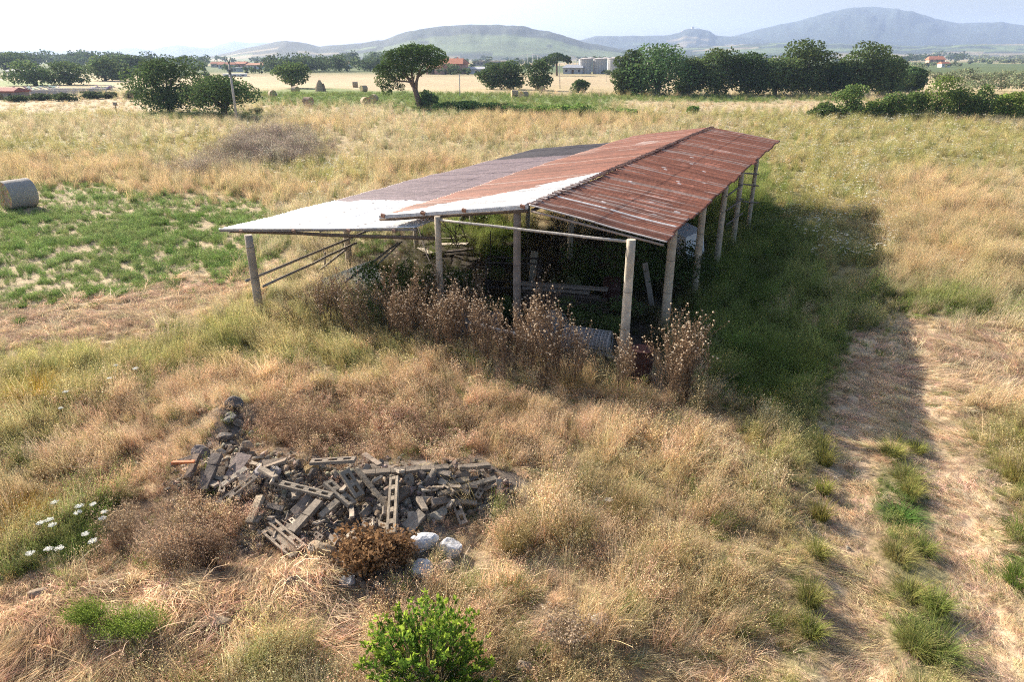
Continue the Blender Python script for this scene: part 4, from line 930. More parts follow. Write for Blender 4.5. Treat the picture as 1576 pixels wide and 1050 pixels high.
# dry bushes and tussocks
def drybush(px, py, w, h, label, c1, c2, n=90, bit=.03, name="dry_bush", cat="bush", lean=.6, kb=7, wid=.007):
    rng = np.random.default_rng(px * 3 + py); p, a = disc(rng, n, w * .16); H = rng.uniform(.5, 1.0, n) * h; ln = rng.uniform(.05, 1, n) * w * .5 * lean
    s1 = strips(p, a, H, ln, rng.uniform(.7, 1.3, n) * wid, rng.uniform(0, .3, n), rng, var=np.array(c1) * rng.uniform(.6, 1.2, (n, 1)), wmin=.4)
    br = []
    for j in range(n):
        for _ in range(kb):
            t = rng.uniform(.25, 1.0); c = p[j] + np.array([math.cos(a[j]), math.sin(a[j]), 0]) * ln[j] * t ** 1.7; c[2] += H[j] * t * .93; br.append(c)
    br = np.array(br); nb = len(br)
    s2 = strips(br, rng.uniform(0, 6.28, nb), rng.uniform(.03, .14, nb), rng.uniform(.03, .12, nb), np.full(nb, .005), np.zeros(nb), rng, T=(0, .5, 1), var=np.array(c1) * rng.uniform(.6, 1.3, (nb, 1)))
    q = np.repeat(s2[3], 3, axis=0) + rng.normal(0, .03, (nb * 3, 3))
    s3 = quads(q, rng.uniform(.4, 1.3, len(q)) * bit, rng, np.array(c2) * rng.uniform(.5, 1.5, (len(q), 1)), asp=.65)
    V, F, C = join([s1[:3], s2[:3], s3]); o = link(name, np_mesh(name, V, F, C, M_LEAF), None, gp(px, py)); return tag(o, label, cat)
BR1, BR2 = (.17,.11,.075), (.30,.205,.135)
drybush(470, 690, 1.7, .85, "wide brown dry bush directly behind the rubble heap", BR1, BR2, 130)
drybush(425, 668, 1.0, .7, "smaller brown dry bush behind the left end of the rubble", BR1, BR2, 80)
drybush(530, 680, .9, .6, "reddish dry bush at the middle back of the rubble", (.20,.11,.07), (.30,.19,.12), 80)
drybush(660, 690, 1.4, .7, "dark dry bush behind the long concrete beam", (.12,.075,.05), (.24,.16,.11), 110)
drybush(720, 665, 1.1, .6, "straw-brown dry bush right of the dark one behind the beam", BR1, (.36,.26,.17), 90)
drybush(800, 700, 1.1, .55, "low dry bush at the right end of the rubble", BR1, BR2, 80)
drybush(280, 870, 1.6, .85, "large pale brown dry bush left of the rubble", (.20,.14,.10), (.38,.28,.19), 150)
drybush(325, 870, .8, .65, "dark brown dry bush between the rubble and the large pale bush", (.14,.09,.06), (.27,.18,.12), 90)
drybush(190, 830, 1.0, .6, "thin beige dry bush right of the white flowers", (.26,.18,.12), (.42,.32,.21), 80)
drybush(560, 880, 1.1, .6, "dead brown leafy dock plant on the near side of the rubble", (.12,.07,.04), (.26,.155,.08), 120, .07)
drybush(615, 870, .7, .5, "smaller dead leafy dock beside the white stones", (.12,.07,.04), (.25,.15,.08), 70, .06)
drybush(880, 840, 1.3, .65, "olive dry grass bush right of the white stones", (.24,.21,.09), (.30,.23,.11), 170, .02)
drybush(790, 850, 1.0, .65, "yellowish dry grass bush at the near right of the rubble", (.36,.30,.13), (.42,.32,.17), 150, .02)
drybush(960, 800, 1.2, .5, "greenish brown low bush right of the rubble end", (.22,.2,.08), (.28,.2,.1), 120, .02)
drybush(870, 990, 1.0, .4, "greyish twiggy dry plant right of the green shrub", (.3,.22,.16), (.42,.33,.24), 90, .03)
drybush(500, 470, 1.9, .9, "brown dry weeds under the lean-to behind the left post", (.14,.09,.065), (.26,.18,.13), 150)
drybush(560, 505, 1.6, .8, "grey-brown dry weeds below the grey sheet", (.15,.11,.085), (.28,.21,.16), 120)
drybush(440, 505, 1.1, .7, "dry weeds around the foot of the front left post", (.2,.15,.09), (.34,.25,.15), 90)
drybush(205, 975, 1.05, .22, "bright green feathery herb cushion at lower left", (.20,.28,.06), (.27,.35,.07), 240, .02, "herb_cushion", "plant", .9, 9).scale.y = .6
drybush(140, 968, .75, .18, "smaller green feathery herb beside the cushion", (.17,.24,.05), (.22,.29,.06), 150, .02, "herb_cushion", "plant", .9, 9).scale.y = .6
drybush(1075, 640, .5, 1.0, "tall pale oat stalk leaning right of the thistle clump", (.50,.39,.2), (.62,.5,.28), 14, .03, "oat_stalk", "grass")
drybush(1180, 655, .7, .6, "pale wild oats at the near edge of the shed's shadow", (.50,.42,.22), (.62,.54,.34), 24, .03, "oat_stalk", "grass")
drybush(420, 243, 3.0, .8, "grey-brown patch of dead weeds in the field beyond the lean-to", (.17,.13,.12), (.30,.25,.22), 300, .07, "dead_weeds", "weeds", .9, 7, .02)
def tussock(px, py, w, h, label, c, n=420, wid=.008):
    rng = np.random.default_rng(px + 2 * py); p, a = disc(rng, n, w * .22); H = rng.uniform(.4, 1, n) * h
    s = strips(p, a + rng.normal(0, .5, n), H, rng.uniform(.1, 1, n) * w * .5, rng.uniform(.7, 1.3, n) * wid, rng.uniform(.1, .5, n), rng, var=np.array(c) * rng.uniform(.65, 1.3, (n, 1)) * (1 + rng.normal(0, .06, (n, 3))))
    o = link("grass_tussock", np_mesh("grass_tussock", s[0], s[1], s[2], M_LEAF), None, gp(px, py)); tag(o, label, "grass")
tussock(55, 612, 1.7, .75, "big golden grass tussock at the left edge", (.52,.36,.08), 900)
tussock(190, 552, .7, .7, "narrow dark-based tussock standing alone at left", (.36,.26,.09), 260)
tussock(30, 815, 1.3, .6, "orange-gold tussock left of the white flowers", (.52,.33,.07), 800)
tussock(120, 850, 1.0, .4, "green tussock among the white flowers", (.15,.2,.06), 420)
tussock(880, 600, 1.1, .8, "golden grass tussock below the front rail of the shed", (.46,.34,.15), 420)
tussock(820, 640, 1.0, .6, "straw tussock in front of the thistles", (.48,.35,.17), 360)
tussock(1268, 715, .6, .55, "upright olive tussock on the edge of the left rut", (.25,.24,.07), 360)
tussock(1262, 800, .5, .5, "second olive tussock lower along the left rut", (.27,.24,.07), 300)
tussock(1245, 930, .6, .55, "third olive tussock lowest along the left rut", (.22,.22,.07), 320)
tussock(1440, 1010, .9, .55, "green tussock between the ruts at the bottom", (.17,.21,.06), 460)
tussock(1395, 740, .9, .4, "olive tussock between the ruts near the shadow", (.24,.24,.08), 380)
tussock(1568, 740, 1.1, .6, "tall olive tussock at the right edge", (.34,.30,.1), 460)
tussock(1385, 800, .9, .22, "low bright green plant between the ruts", (.11,.2,.05), 420, .014)
for (x, y, w, h, c, t) in [(1372,700,.7,.35,(.27,.27,.08),"first olive tuft between the ruts below the shadow"),(1410,695,.6,.3,(.24,.25,.07),"olive tuft beside the first, nearer the right rut"),(1402,760,.6,.32,(.30,.29,.09),"tuft just above the bright green plant between the ruts"),(1380,860,.7,.35,(.30,.27,.10),"straw-green tuft just below the bright green plant"),(1420,850,.6,.3,(.22,.25,.07),"dark tuft on the left lip of the right rut"),(1400,920,.7,.36,(.28,.28,.09),"mid-strip tuft between the ruts"),(1440,940,.6,.4,(.20,.24,.06),"dense green tuft near the right rut"),(1405,1000,.7,.4,(.27,.27,.09),"olive tuft at the bottom of the middle strip"),
 (1262,690,.5,.42,(.32,.31,.09),"top olive tuft on the left rut's outer edge"),(1266,760,.45,.4,(.29,.29,.08),"olive tuft between the two upper left-rut tussocks"),(1255,860,.5,.45,(.27,.27,.08),"tall olive tuft midway down the left rut's edge"),(1246,980,.55,.45,(.24,.26,.07),"lowest olive tuft on the left rut's edge"),(1563,680,.8,.5,(.35,.33,.11),"upper yellow-green tuft at the right edge"),(1570,830,.8,.45,(.20,.25,.06),"dark green tuft at the right edge"),(1566,900,.7,.35,(.17,.24,.05),"low green tuft at the lower right edge")]: tussock(x, y, w, h, t, c, 380, .009)
tussock(860, 815, .8, .5, "green tuft in the olive grass right of the rubble", (.2,.24,.07), 300)
tussock(30, 500, .45, .35, "round green lucerne tuft at the left edge of the mown field", (.15,.24,.06), 240, .012); tussock(35, 475, .4, .3, "second round green tuft behind the first at the left", (.14,.23,.055), 220, .012)
tussock(1320, 400, 1.6, .9, "green bushy tussock on the shadow's far edge", (.18,.23,.07), 420, .012)
tussock(1065, 250, 2.2, .8, "bright green clump in the field right of the shed end", (.25,.30,.06), 500, .02)

# bright green shrub
rng = np.random.default_rng(5); p = gp(660, 1085); shr = empty("green_shrub", p, "bright glossy green leafy shrub at the bottom centre", "shrub")
M_GLOSS = vmat("glossy_leaves", trans=.42, namp=0)
W_, H_ = .80, 1.42; tips = []
for i in range(320):
    a = rng.uniform(0, 6.28); e = math.acos(rng.uniform(-.1, 1)); d_ = np.array([math.sin(e) * math.cos(a), math.sin(e) * math.sin(a), math.cos(e)])
    tips.append(np.array([0, 0, .42]) + d_ * np.array([W_, W_, H_ - .42]) * rng.uniform(.55, 1.06) )
Pl = []; Cl = []; Vl = []; Fl = []; o_ = 0
for tpt in tips:
    g = rng.uniform(.75, 1.25); out = tpt - np.array([0, 0, .3]); out /= np.linalg.norm(out)
    for j in range(20):
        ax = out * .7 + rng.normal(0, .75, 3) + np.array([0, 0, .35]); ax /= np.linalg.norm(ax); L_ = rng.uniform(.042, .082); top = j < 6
        b0 = tpt - out * (rng.uniform(0, .05) if top else rng.uniform(.04, .28)) ; sd_ = np.cross(ax, rng.normal(0, 1, 3)); sd_ /= np.linalg.norm(sd_)
        w_ = L_ * .27; nn = np.cross(ax, sd_) * L_ * .10
        Vl += [b0, b0 + ax * L_ * .5 + sd_ * w_ + nn, b0 + ax * L_, b0 + ax * L_ * .5 - sd_ * w_ + nn]; Fl.append([o_, o_ + 1, o_ + 2, o_ + 3]); o_ += 4
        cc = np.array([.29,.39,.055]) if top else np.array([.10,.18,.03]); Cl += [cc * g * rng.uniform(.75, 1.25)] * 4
link("foliage", np_mesh("foliage", np.array(Vl), np.array(Fl), np.array(Cl), M_GLOSS), shr)
m = MB()
for tpt in tips[::3]: m.tube([(0, 0, -.05), tuple(tpt * .5 + rng.normal(0, .04, 3)), tuple(tpt)], [.014, .009, .004], (.16,.13,.07), 5)
m.build("branches", M_BARK, shr)
for x, y, lb in ((620, 1040, "creamy dry flower panicle in front of the green shrub"), (655, 1048, "larger creamy flower panicle beside the first")):
    p = gp(x, y + 60); q = p + Vector((0, 0, .62)); pts = rng.normal(0, 1, (420, 3)) * (.13, .09, .06); V, F, C = quads(pts, rng.uniform(.010, .028, 420), rng, np.array([.60,.55,.38]) * rng.uniform(.7, 1.2, (420, 1)), asp=.5)
    root = empty("flower_panicle", p, lb, "flower"); link("flowers", np_mesh("flowers", V, F, C, M_LEAF), root, Vector((0, 0, .62))); m = MB(); m.tube([(0, 0, 0), (0, 0, .6)], .006, (.3,.3,.12), 5); m.build("stem", M_LEAF, root)
# wild carrot flowers
FLW = [(84,773,"topmost"),(122,779,"left of the upper middle pair"),(120,789,"lower of the upper middle pair"),(143,776,"right of the upper middle pair"),(160,788,"upper right"),(157,798,"faded, below the upper right one"),(62,805,"left of the row of three"),(76,800,"middle of the row of three"),(80,808,"right of the row of three"),(131,822,"small, over the green patch"),(142,833,"large, over the green patch"),(74,845,"left of the low pair"),(91,844,"right of the low pair"),(46,852,"lowest left"),
       (93,628,"rounded, in the upper group"),(101,603,"highest of the upper group"),(178,562,"left of the far pair"),(208,567,"right of the far pair"),(168,582,"below the far pair"),(1480,400,"far away in the gold grass at right")]
for x, y, t in FLW:
    h = rng.uniform(.45, .6); p = gp(x, y, h); root = empty("wild_carrot", p, "white wild carrot flower, " + t + (" of the left-hand flowers" if x < 400 else ""), "flower", "white wild carrot flowers at left" if x < 400 else None)
    r = rng.uniform(.045, .07); pts = rng.normal(0, 1, (110, 3)); pts /= np.linalg.norm(pts, axis=1)[:, None]; pts = pts * (rng.uniform(0, 1, (110, 1)) ** .5) * (r, r, .012)
    V, F, C = quads(pts, .017, rng, np.array([.82,.82,.76]) * rng.uniform(.85, 1.05, (110, 1)), flat=.8); link("flower_head", np_mesh("flower_head", V, F, C, M_LEAF), root, Vector((0, 0, h)))
    m = MB(); m.tube([(0, 0, 0), (rng.normal(0, .01), rng.normal(0, .01), h * .5), (0, 0, h - .005)], .004, (.16,.2,.07), 5)
    for j in range(8): a = j * .785; m.tube([(0, 0, h - .05), (math.cos(a) * r * .7, math.sin(a) * r * .7, h - .006)], .0018, (.2,.26,.1), 3, False)
    m.build("stem", M_LEAF, root)
# bits of white flowers sit in the far meadow through the scatter above

# ================================================================== rubble heap
def rock_mesh(name, seed, sx, sy, sz, col, mat=None, sub=2, cuts=7, rough=.10):
    rng = np.random.default_rng(seed); bm = bmesh.new(); bmesh.ops.create_icosphere(bm, subdivisions=sub + 1, radius=1)
    for _ in range(cuts):
        n = Vector(rng.normal(0, 1, 3)).normalized(); dd = rng.uniform(.45, .85)
        for v in bm.verts:
            e = v.co.dot(n) - dd
            if e > 0: v.co -= n * e
    V = np.array([v.co for v in bm.verts]); nz = fbm(V[:, 0] * 2.2 + seed, V[:, 1] * 2.2 + V[:, 2] * 1.7, seed, 4) - .5
    for v, q in zip(bm.verts, nz): v.co *= 1 + q * rough * 3; v.co.x *= sx; v.co.y *= sy; v.co.z *= sz
    me = bpy.data.meshes.new(name); bm.to_mesh(me); bm.free()
    c = np.ones((len(me.vertices), 4), np.float32); c[:, :3] = np.array(col) * (.85 + .35 * nz[:, None] * 2 + .08); me.attributes.new("Col", 'FLOAT_COLOR', 'POINT').data.foreach_set("color", c.ravel()); me.materials.append(mat or M_STONE); return me
SC = [(.22,.185,.15),(.30,.25,.195),(.17,.135,.105),(.28,.205,.14),(.38,.33,.27),(.13,.105,.09),(.22,.165,.12)]
def ladder(m, L, w, t, n, col, rot, c):
    """hollow plank: two flanges and cross webs leave a row of oblong holes"""
    f = w * .29
    for s in (-1, 1): m.box(Vector(c) + rot @ Vector((0, s * (w - f) / 2, 0)), (L, f, t), col, rot, .004)
    for k in range(n + 1):
        x = -L / 2 + L * k / n; wd = L / n * .42 if 0 < k < n else L / n * .3; x = min(max(x, -L / 2 + wd / 2), L / 2 - wd / 2)
        m.box(Vector(c) + rot @ Vector((x, 0, 0)), (wd, w - 2 * f, t * .94), col, rot)
def pxpiece(x0, y0, x1, y1, wpx, label, kind="solid", col=(.30,.265,.225), lift=(.12, .12), name=None, nh=None, roll=0, group=None, cat=None, tk=.5):
    a = gp(x0, y0, lift[0]); b = gp(x1, y1, lift[1]); a.z += lift[0]; b.z += lift[1]
    c = (a + b) / 2; d = b - a; L = d.length; dep = c.y * CP + (CAM_H - c.z) * SP; w = wpx * dep / FPX
    rot = d.to_track_quat('X', 'Z').to_matrix() @ Matrix.Rotation(roll, 3, 'X'); m = MB()
    if kind == "slot": ladder(m, L, w, w * .42, nh or max(2, int(L / .2)), col, rot, (0, 0, 0))
    elif kind == "double":
        ladder(m, L, w * .5, w * .2, nh or 3, col, rot, rot @ Vector((0, w * .3, 0))); ladder(m, L * .96, w * .5, w * .2, nh or 3, col, rot, rot @ Vector((.02, -w * .3, -.06))); m.box((0, 0, -.05), (L * .9, w * .5, w * .14), tuple(q * .8 for q in col), rot, .006)
    elif kind == 'slab': m.box((0, 0, 0), (L, w, .035), col, rot, .028)
    else:
        k = max(1, int(L / .22)); x = -L / 2
        for j in range(k):       # slightly uneven lengths butted end to end, with chipped ends
            l = L / k; m.box(rot @ Vector((x + l / 2, random.uniform(-1, 1) * w * .012, random.uniform(-1, 1) * w * .012)), (l - .003, w * random.uniform(.95, 1.04), w * tk * random.uniform(.95, 1.05)), sc3(col, random.uniform(.88, 1.1)), rot, .006 + .02 * w * (j in (0, k - 1))); x += l
    nm = name or {"slot": "hollow_plank", "double": "hollow_plank", "slab": "broken_slab"}.get(kind, "concrete_beam")
    o = m.build(nm, M_CONC, None, False, c); tag(o, label, cat or {"solid": "beam", "slab": "slab"}.get(kind, "hollow block"), group)
    bv = o.modifiers.new("worn", 'BEVEL'); bv.width = .004; bv.segments = 1
    return o
def sc3(c, f): return tuple(q * f for q in c)
random.seed(21)
PC_ = [
 (556,728,691,719,11,"longest concrete beam lying across the back of the rubble","solid",(.26,.225,.19),(.30,.30)),
 (706,720,754,717,11,"short end piece of beam right of the longest one","solid",(.25,.22,.19),(.28,.28)),
 (607,735,602,823,15,"upright-looking hollow plank pointing straight down at centre right","slot",(.33,.29,.24),(.34,.20)),
 (529,722,554,765,17,"wide hollow plank with two large holes at the heap's middle","slot",(.33,.295,.25),(.44,.30)),
 (548,720,598,782,9,"long narrow broken beam beside the wide hollow plank","solid",(.31,.265,.21),(.42,.28)),
 (503,742,542,778,17,"hollow plank with large holes just left of the wide one","slot",(.32,.285,.24),(.38,.32)),
 (432,744,511,764,12,"long hollow plank with three oblong holes pointing right","slot",(.33,.295,.25),(.40,.40)),
 (341,748,380,721,9,"pale grey plain plank at the left of the heap","solid",(.38,.345,.30),(.34,.36)),
 (338,776,394,733,11,"slanting hollow plank at left with a thin web","slot",(.32,.28,.24),(.30,.42)),
 (384,806,401,764,13,"thick pale beam end pointing at the viewer on the left","solid",(.36,.315,.25),(.22,.34)),
 (411,807,459,848,26,"double hollow block with broken ends at the lower left","double",(.33,.285,.24),(.24,.20)),
 (449,820,492,772,16,"square grey beam leaning near the heap's centre","solid",(.27,.24,.21),(.26,.40)),
 (493,796,520,772,11,"short ribbed beam right of the leaning square one","solid",(.35,.31,.26),(.30,.36)),
 (674,762,764,736,8,"thin beam slanting up towards the right end","solid",(.30,.27,.23),(.24,.26)),
 (640,768,734,775,8,"thin flat beam under the slanting one at right","solid",(.28,.25,.22),(.20,.18)),
 (701,774,714,808,13,"small hollow block standing at the right","slot",(.32,.28,.24),(.18,.12)),
 (478,712,547,708,13,"hollow plank lying flat at the back with dark face","slot",(.28,.245,.21),(.32,.32)),
 (686,746,722,738,11,"stubby beam piece between the stones at right","solid",(.31,.27,.22),(.24,.26)),
 (352,738,376,700,22,"broad purple-grey broken slab near the left end","slab",(.24,.20,.195),(.30,.38)),
 (385,758,372,728,20,"broken slab propped under the pale grey plank","slab",(.22,.19,.18),(.28,.36)),
 (330,776,352,756,18,"dark slab piece at the lower left edge of the heap","slab",(.19,.165,.155),(.24,.28)),
 (402,716,440,708,14,"thin brownish slab lying at the upper left of the heap","slab",(.28,.23,.19),(.34,.36)),
 (452,790,480,768,18,"slab fragment in the hollow left of the leaning square beam","slab",(.24,.21,.19),(.24,.3)),
 (628,812,650,790,20,"flat grey slab right of the hollow plank pointing down","slab",(.27,.25,.23),(.2,.26)),
 (742,752,765,744,18,"flat slab at the right end under the slanting beam","slab",(.28,.24,.2),(.2,.22)),
 (400,722,424,736,12,"short curved beam fragment above the round chunk","solid",(.33,.29,.245),(.38,.36)),
 (262,716,305,702,9,"dark tile edge leaning at the far left","solid",(.17,.14,.125),(.36,.40)),
 (312,755,335,700,16,"dark roof slab standing on edge at left","solid",(.15,.13,.125),(.26,.42)),
 (288,738,304,700,12,"leaning brown slab at the far left end","solid",(.17,.13,.11),(.30,.42)),
 (768,738,770,764,9,"short grey post stub at the right end of the heap","solid",(.33,.31,.29),(.26,.16)),
 (560,700,585,716,8,"small beam piece behind the longest beam","solid",(.24,.2,.17),(.26,.28)),
 (366,770,372,742,8,"narrow rib lying under the slanting hollow plank","solid",(.3,.26,.22),(.3,.36)),
]
for q in PC_:
    pxpiece(*q[:5], q[5], q[6], sc3([c * f for c, f in zip(q[7], (.88, .82, .74))], random.uniform(.82, 1.08)), (q[8][0] - .05, q[8][1] - .05), roll=random.uniform(-.35, .35), group="broken beams and planks of the rubble heap")
o = pxpiece(264, 713, 300, 711, 7, "orange rusty iron strip at the left tip of the rubble", "solid", (.42,.13,.04), (.42, .42), name="iron_strip", cat="iron strip"); o.data.materials[0] = M_METAL
rr = random.Random(8)
def zone_name(x, y):
    if y < 690: return "on the bank above the rubble"
    if y > 835: return "at the near foot of the rubble" if x < 610 else "beside the white concrete lumps"
    h_ = "back" if y < 735 else "middle" if y < 780 else "front"
    c_ = "far left end" if x < 370 else "left part" if x < 460 else "centre" if x < 570 else "centre right" if x < 660 else "right part" if x < 760 else "far right end"
    return "in the %s of the rubble's %s" % (h_, c_)
RC = [(330,730,34,26),(400,735,70,26),(480,750,70,30),(560,760,70,36),(640,760,60,34),(700,755,50,26),(430,800,50,26),(340,745,40,28),(580,800,40,24),(500,820,50,24)]
for i in range(120):
    cx, cy, sx, sy = rr.choice(RC); x = cx + rr.gauss(0, sx * .55); y = cy + rr.gauss(0, sy * .5); a = rr.uniform(0, PI); l = rr.uniform(9, 30); cs = rr.choice([(.30,.25,.195),(.25,.205,.16),(.36,.305,.24),(.17,.14,.115),(.22,.18,.14)])
    lf = rr.uniform(.04, .26)
    kd = "slot" if rr.random() < .25 else "solid"
    pxpiece(x - math.cos(a) * l / 2, y - math.sin(a) * l * .35, x + math.cos(a) * l / 2, y + math.sin(a) * l * .35, rr.uniform(4.5, 11), (("small broken hollow block piece " if kd == "slot" else "small broken solid beam piece ") + zone_name(x, y)), kd, cs, (lf, lf + rr.uniform(-.06, .14)), roll=rr.uniform(-1, 1), name="block_fragment", cat="fragment", group=kd + " fragments " + zone_name(x, y))
RM = [rock_mesh("stone", 40 + k, 1, 1, .75, SC[k % 7]) for k in range(21)]
for i in range(235):
    cx, cy, sx, sy = rr.choice(RC + [(655,865,30,20),(560,905,40,8),(360,660,16,22),(840,762,50,8),(350,700,20,20),(620,750,70,24),(700,745,60,18),(380,680,24,20),(660,740,60,14)]); x = cx + rr.gauss(0, sx * .6); y = cy + rr.gauss(0, sy * .6); p = gp(x, y); s = rr.choice([.035, .05, .06, .08, .10, .13]) * rr.uniform(.8, 1.25)
    o = link("stone", rr.choice(RM), None, p + Vector((0, 0, s * .35 + rr.uniform(0, .13) * (470 < x < 720 and y < 830)))); o.scale = (s, s * rr.uniform(.7, 1), s * rr.uniform(.6, 1)); o.rotation_euler = [rr.uniform(0, 6) for _ in range(3)]
    lb = "%s grey-brown broken stone lying %s" % ("tiny" if s < .05 else "small" if s < .08 else "fist-sized" if s < .11 else "head-sized", zone_name(x, y)); tag(o, lb, "stone", "stones " + lb)
BIG = [(650,845,.27,.17,.16,(.56,.57,.60),"white whitewashed drum-shaped concrete lump by the green shrub"),(692,853,.19,.17,.20,(.55,.55,.56),"white rounded lump right of the drum-shaped one"),(650,886,.17,.19,.16,(.50,.51,.52),"pale grey lump below the two white lumps"),(535,903,.13,.12,.13,(.36,.37,.40),"round smooth grey stone at the bottom of the rubble"),
 (412,735,.24,.16,.17,(.42,.38,.37),"big pinkish-white broken concrete chunk at the upper left"),(480,730,.15,.12,.17,(.42,.30,.15),"ochre yellow porous stone near the back"),(675,798,.22,.15,.13,(.31,.28,.23),"square brown slab stone tilted at the right"),(680,880,.20,.14,.10,(.44,.36,.28),"flat tan stone below the white lumps"),
 (925,962,.16,.11,.10,(.60,.55,.50),"single white stone in the grass right of the shrub"),(808,1036,.13,.10,.15,(.34,.28,.22),"brown stone at the bottom right of the shrub"),(362,628,.20,.17,.16,(.13,.115,.105),"dark rock at the top of the bank behind the rubble"),(352,648,.20,.16,.11,(.22,.20,.185),"second dark rock just below the top one"),(345,678,.22,.17,.10,(.16,.14,.125),"brown boulder half buried above the left slabs"),
 (470,618,.20,.14,.22,(.20,.16,.14),"brown stone sticking out of the dry bush behind the heap"),(497,855,.26,.15,.14,(.33,.26,.18),"crumbling yellowish stone under the dead dock"),(545,880,.24,.13,.10,(.28,.22,.17),"broken tan stone below the dead dock"),(610,920,.20,.12,.12,(.3,.26,.2),"triangular tan stone left of the shrub"),(935,775,.14,.10,.08,(.40,.37,.33),"pale flat stone right of the rubble end"),
 (310,705,.20,.15,.18,(.19,.16,.15),"dark angular stone between the leaning slabs"),(700,722,.13,.11,.11,(.25,.19,.16),"brown stone resting behind the long beam"),(65,920,.2,.14,.09,(.32,.24,.17),"earthy stone lying at the lower left"),(330,960,.26,.18,.12,(.40,.31,.21),"mossy clod wrapped in straw at lower left"),(1305,596+250,.06,.05,.04,(.3,.26,.2),"small stone lying in the left rut"),(455,905,.18,.12,.12,(.22,.17,.13),"brown rock at the near left foot of the heap"),(590,790,.16,.14,.13,(.27,.24,.21),"grey stone between the dead dock and the hollow plank"),(655,745,.10,.08,.1,(.40,.36,.32),"pale pebble-like stone under the thin slanting beam")]
for i, (x, y, a, b, c, col, lb) in enumerate(BIG):
    o = link("stone", rock_mesh("stone", 500 + i, a, b, c, col, rough=.07 if "white" in lb or "smooth" in lb else .13, cuts=5 if "white" in lb else 9), None, gp(x, y) + Vector((0, 0, c * .55))); o.rotation_euler = (rr.uniform(-.2, .2), rr.uniform(-.2, .2), rr.uniform(-.5, .5)); tag(o, lb, "stone")
gv = MB(); rng = np.random.default_rng(3)
parts = []; gpts = []
for k in range(2600):
    cx, cy, sx, sy = RC[int(rng.integers(len(RC)))]; p = gp(cx + rng.normal(0, sx * .75), cy + rng.normal(0, sy * .75)) if k < 500 else None
    if p is not None: gpts.append(np.array(p))
gpts = np.array(gpts); gpts = np.concatenate([gpts + rng.normal(0, .12, gpts.shape) * (1, 1, 0) for _ in range(7)]); gpts[:, 2] = hgt(gpts[:, 0], gpts[:, 1]) + .008
V, F, C = quads(gpts, rng.uniform(.02, .06, len(gpts)), rng, np.array([.26,.23,.205]) * rng.uniform(.5, 1.5, (len(gpts), 1)))
V2, F2, C2 = quads(gpts + .004, rng.uniform(.02, .05, len(gpts)), rng, np.array([.22,.19,.17]) * rng.uniform(.5, 1.5, (len(gpts), 1)))
bx = gpts[rng.integers(0, len(gpts), 4200)] + rng.normal(0, .05, (4200, 3)) * (1, 1, 0); n = len(bx); sz = rng.uniform(.3, 1, (n, 3)) * rng.choice([.02, .035, .05, .075], (n, 1)); sz[:, 2] *= .6
bx[:, 2] = hgt(bx[:, 0], bx[:, 1]) + sz[:, 2] * .6
q1 = rng.normal(0, 1, (n, 3)); q1[:, 2] *= .4; q1 /= np.linalg.norm(q1, axis=1)[:, None]; q2 = rng.normal(0, 1, (n, 3)); q2 -= q1 * (q1 * q2).sum(1)[:, None]; q2 /= np.linalg.norm(q2, axis=1)[:, None]; q3 = np.cross(q1, q2)
CV = np.stack([bx + q1 * (a * sz[:, :1] * rng.uniform(.8, 1.1, (n, 1))) + q2 * (b * sz[:, 1:2] * rng.uniform(.8, 1.1, (n, 1))) + q3 * (c_ * sz[:, 2:3] * rng.uniform(.8, 1.1, (n, 1))) for c_ in (-1, 1) for a, b in ((-1, -1), (1, -1), (1, 1), (-1, 1))], 1).reshape(-1, 3)
BF = (np.arange(n)[:, None, None] * 8 + np.array([(3, 2, 1, 0), (4, 5, 6, 7), (0, 1, 5, 4), (1, 2, 6, 5), (2, 3, 7, 6), (3, 0, 4, 7)])[None]).reshape(-1, 4)
BC = np.repeat(np.array([.27,.22,.17]) * rng.uniform(.45, 1.45, (n, 1)) * (1 + rng.normal(0, .05, (n, 3))), 8, axis=0)
V, F, C = join([(V, F, C), (V2, F2, C2), (CV, BF, BC)]); tag(link("rubble_gravel", np_mesh("rubble_gravel", V, F, C, M_STONE)), "fine broken chips between the rubble pieces", "gravel", kind="stuff")

# ================================================================== bales, poles
def bale(px, py, r, L, rz, label, col=(.42,.34,.22), near=False, group=None):
    p = gp(px, py); root = empty("straw_bale", p + Vector((0, 0, r * .97)), label, "bale", group, rz); m = MB(); n = 48 if near else 18
    rg = random.Random(px)
    ks = 9 if near else 3
    pts = [(-L / 2 + L * k / ks, 0, 0) for k in range(ks + 1)]; m.tube(pts, [r * rg.uniform(.985, 1.01) for _ in pts], (.36,.33,.30) if near else col, n, False); m.build("wrapping" if near else "body", M_STRAW, root, True)
    m = MB()
    for s in (-1, 1):
        rings = 7 if near else 2; vs = [(s * L / 2 * 1.0, 0, 0)]; fs = []
        for i in range(1, rings + 1):
            for k in range(n): t = 2 * PI * k / n; q = r * i / rings * .995; vs.append((s * (L / 2 + (.02 * rg.uniform(-1, 1) if i < rings and near else 0)), q * math.cos(t), q * math.sin(t)))
        for k in range(n): fs.append((0, 1 + k, 1 + (k + 1) % n))
        for i in range(1, rings):
            for k in range(n): a = 1 + (i - 1) * n; b = a + n; fs.append((a + k, b + k, b + (k + 1) % n, a + (k + 1) % n))
        m.add(vs, fs, [tuple(c * rg.uniform(.6, 1.25) for c in (.46,.36,.20)) for _ in vs])
    m.build("end_face", M_STRAW, root)
bale(32, 320, .74, 1.3, R(60), "large net-wrapped round straw bale at the left edge of the green field", near=True)
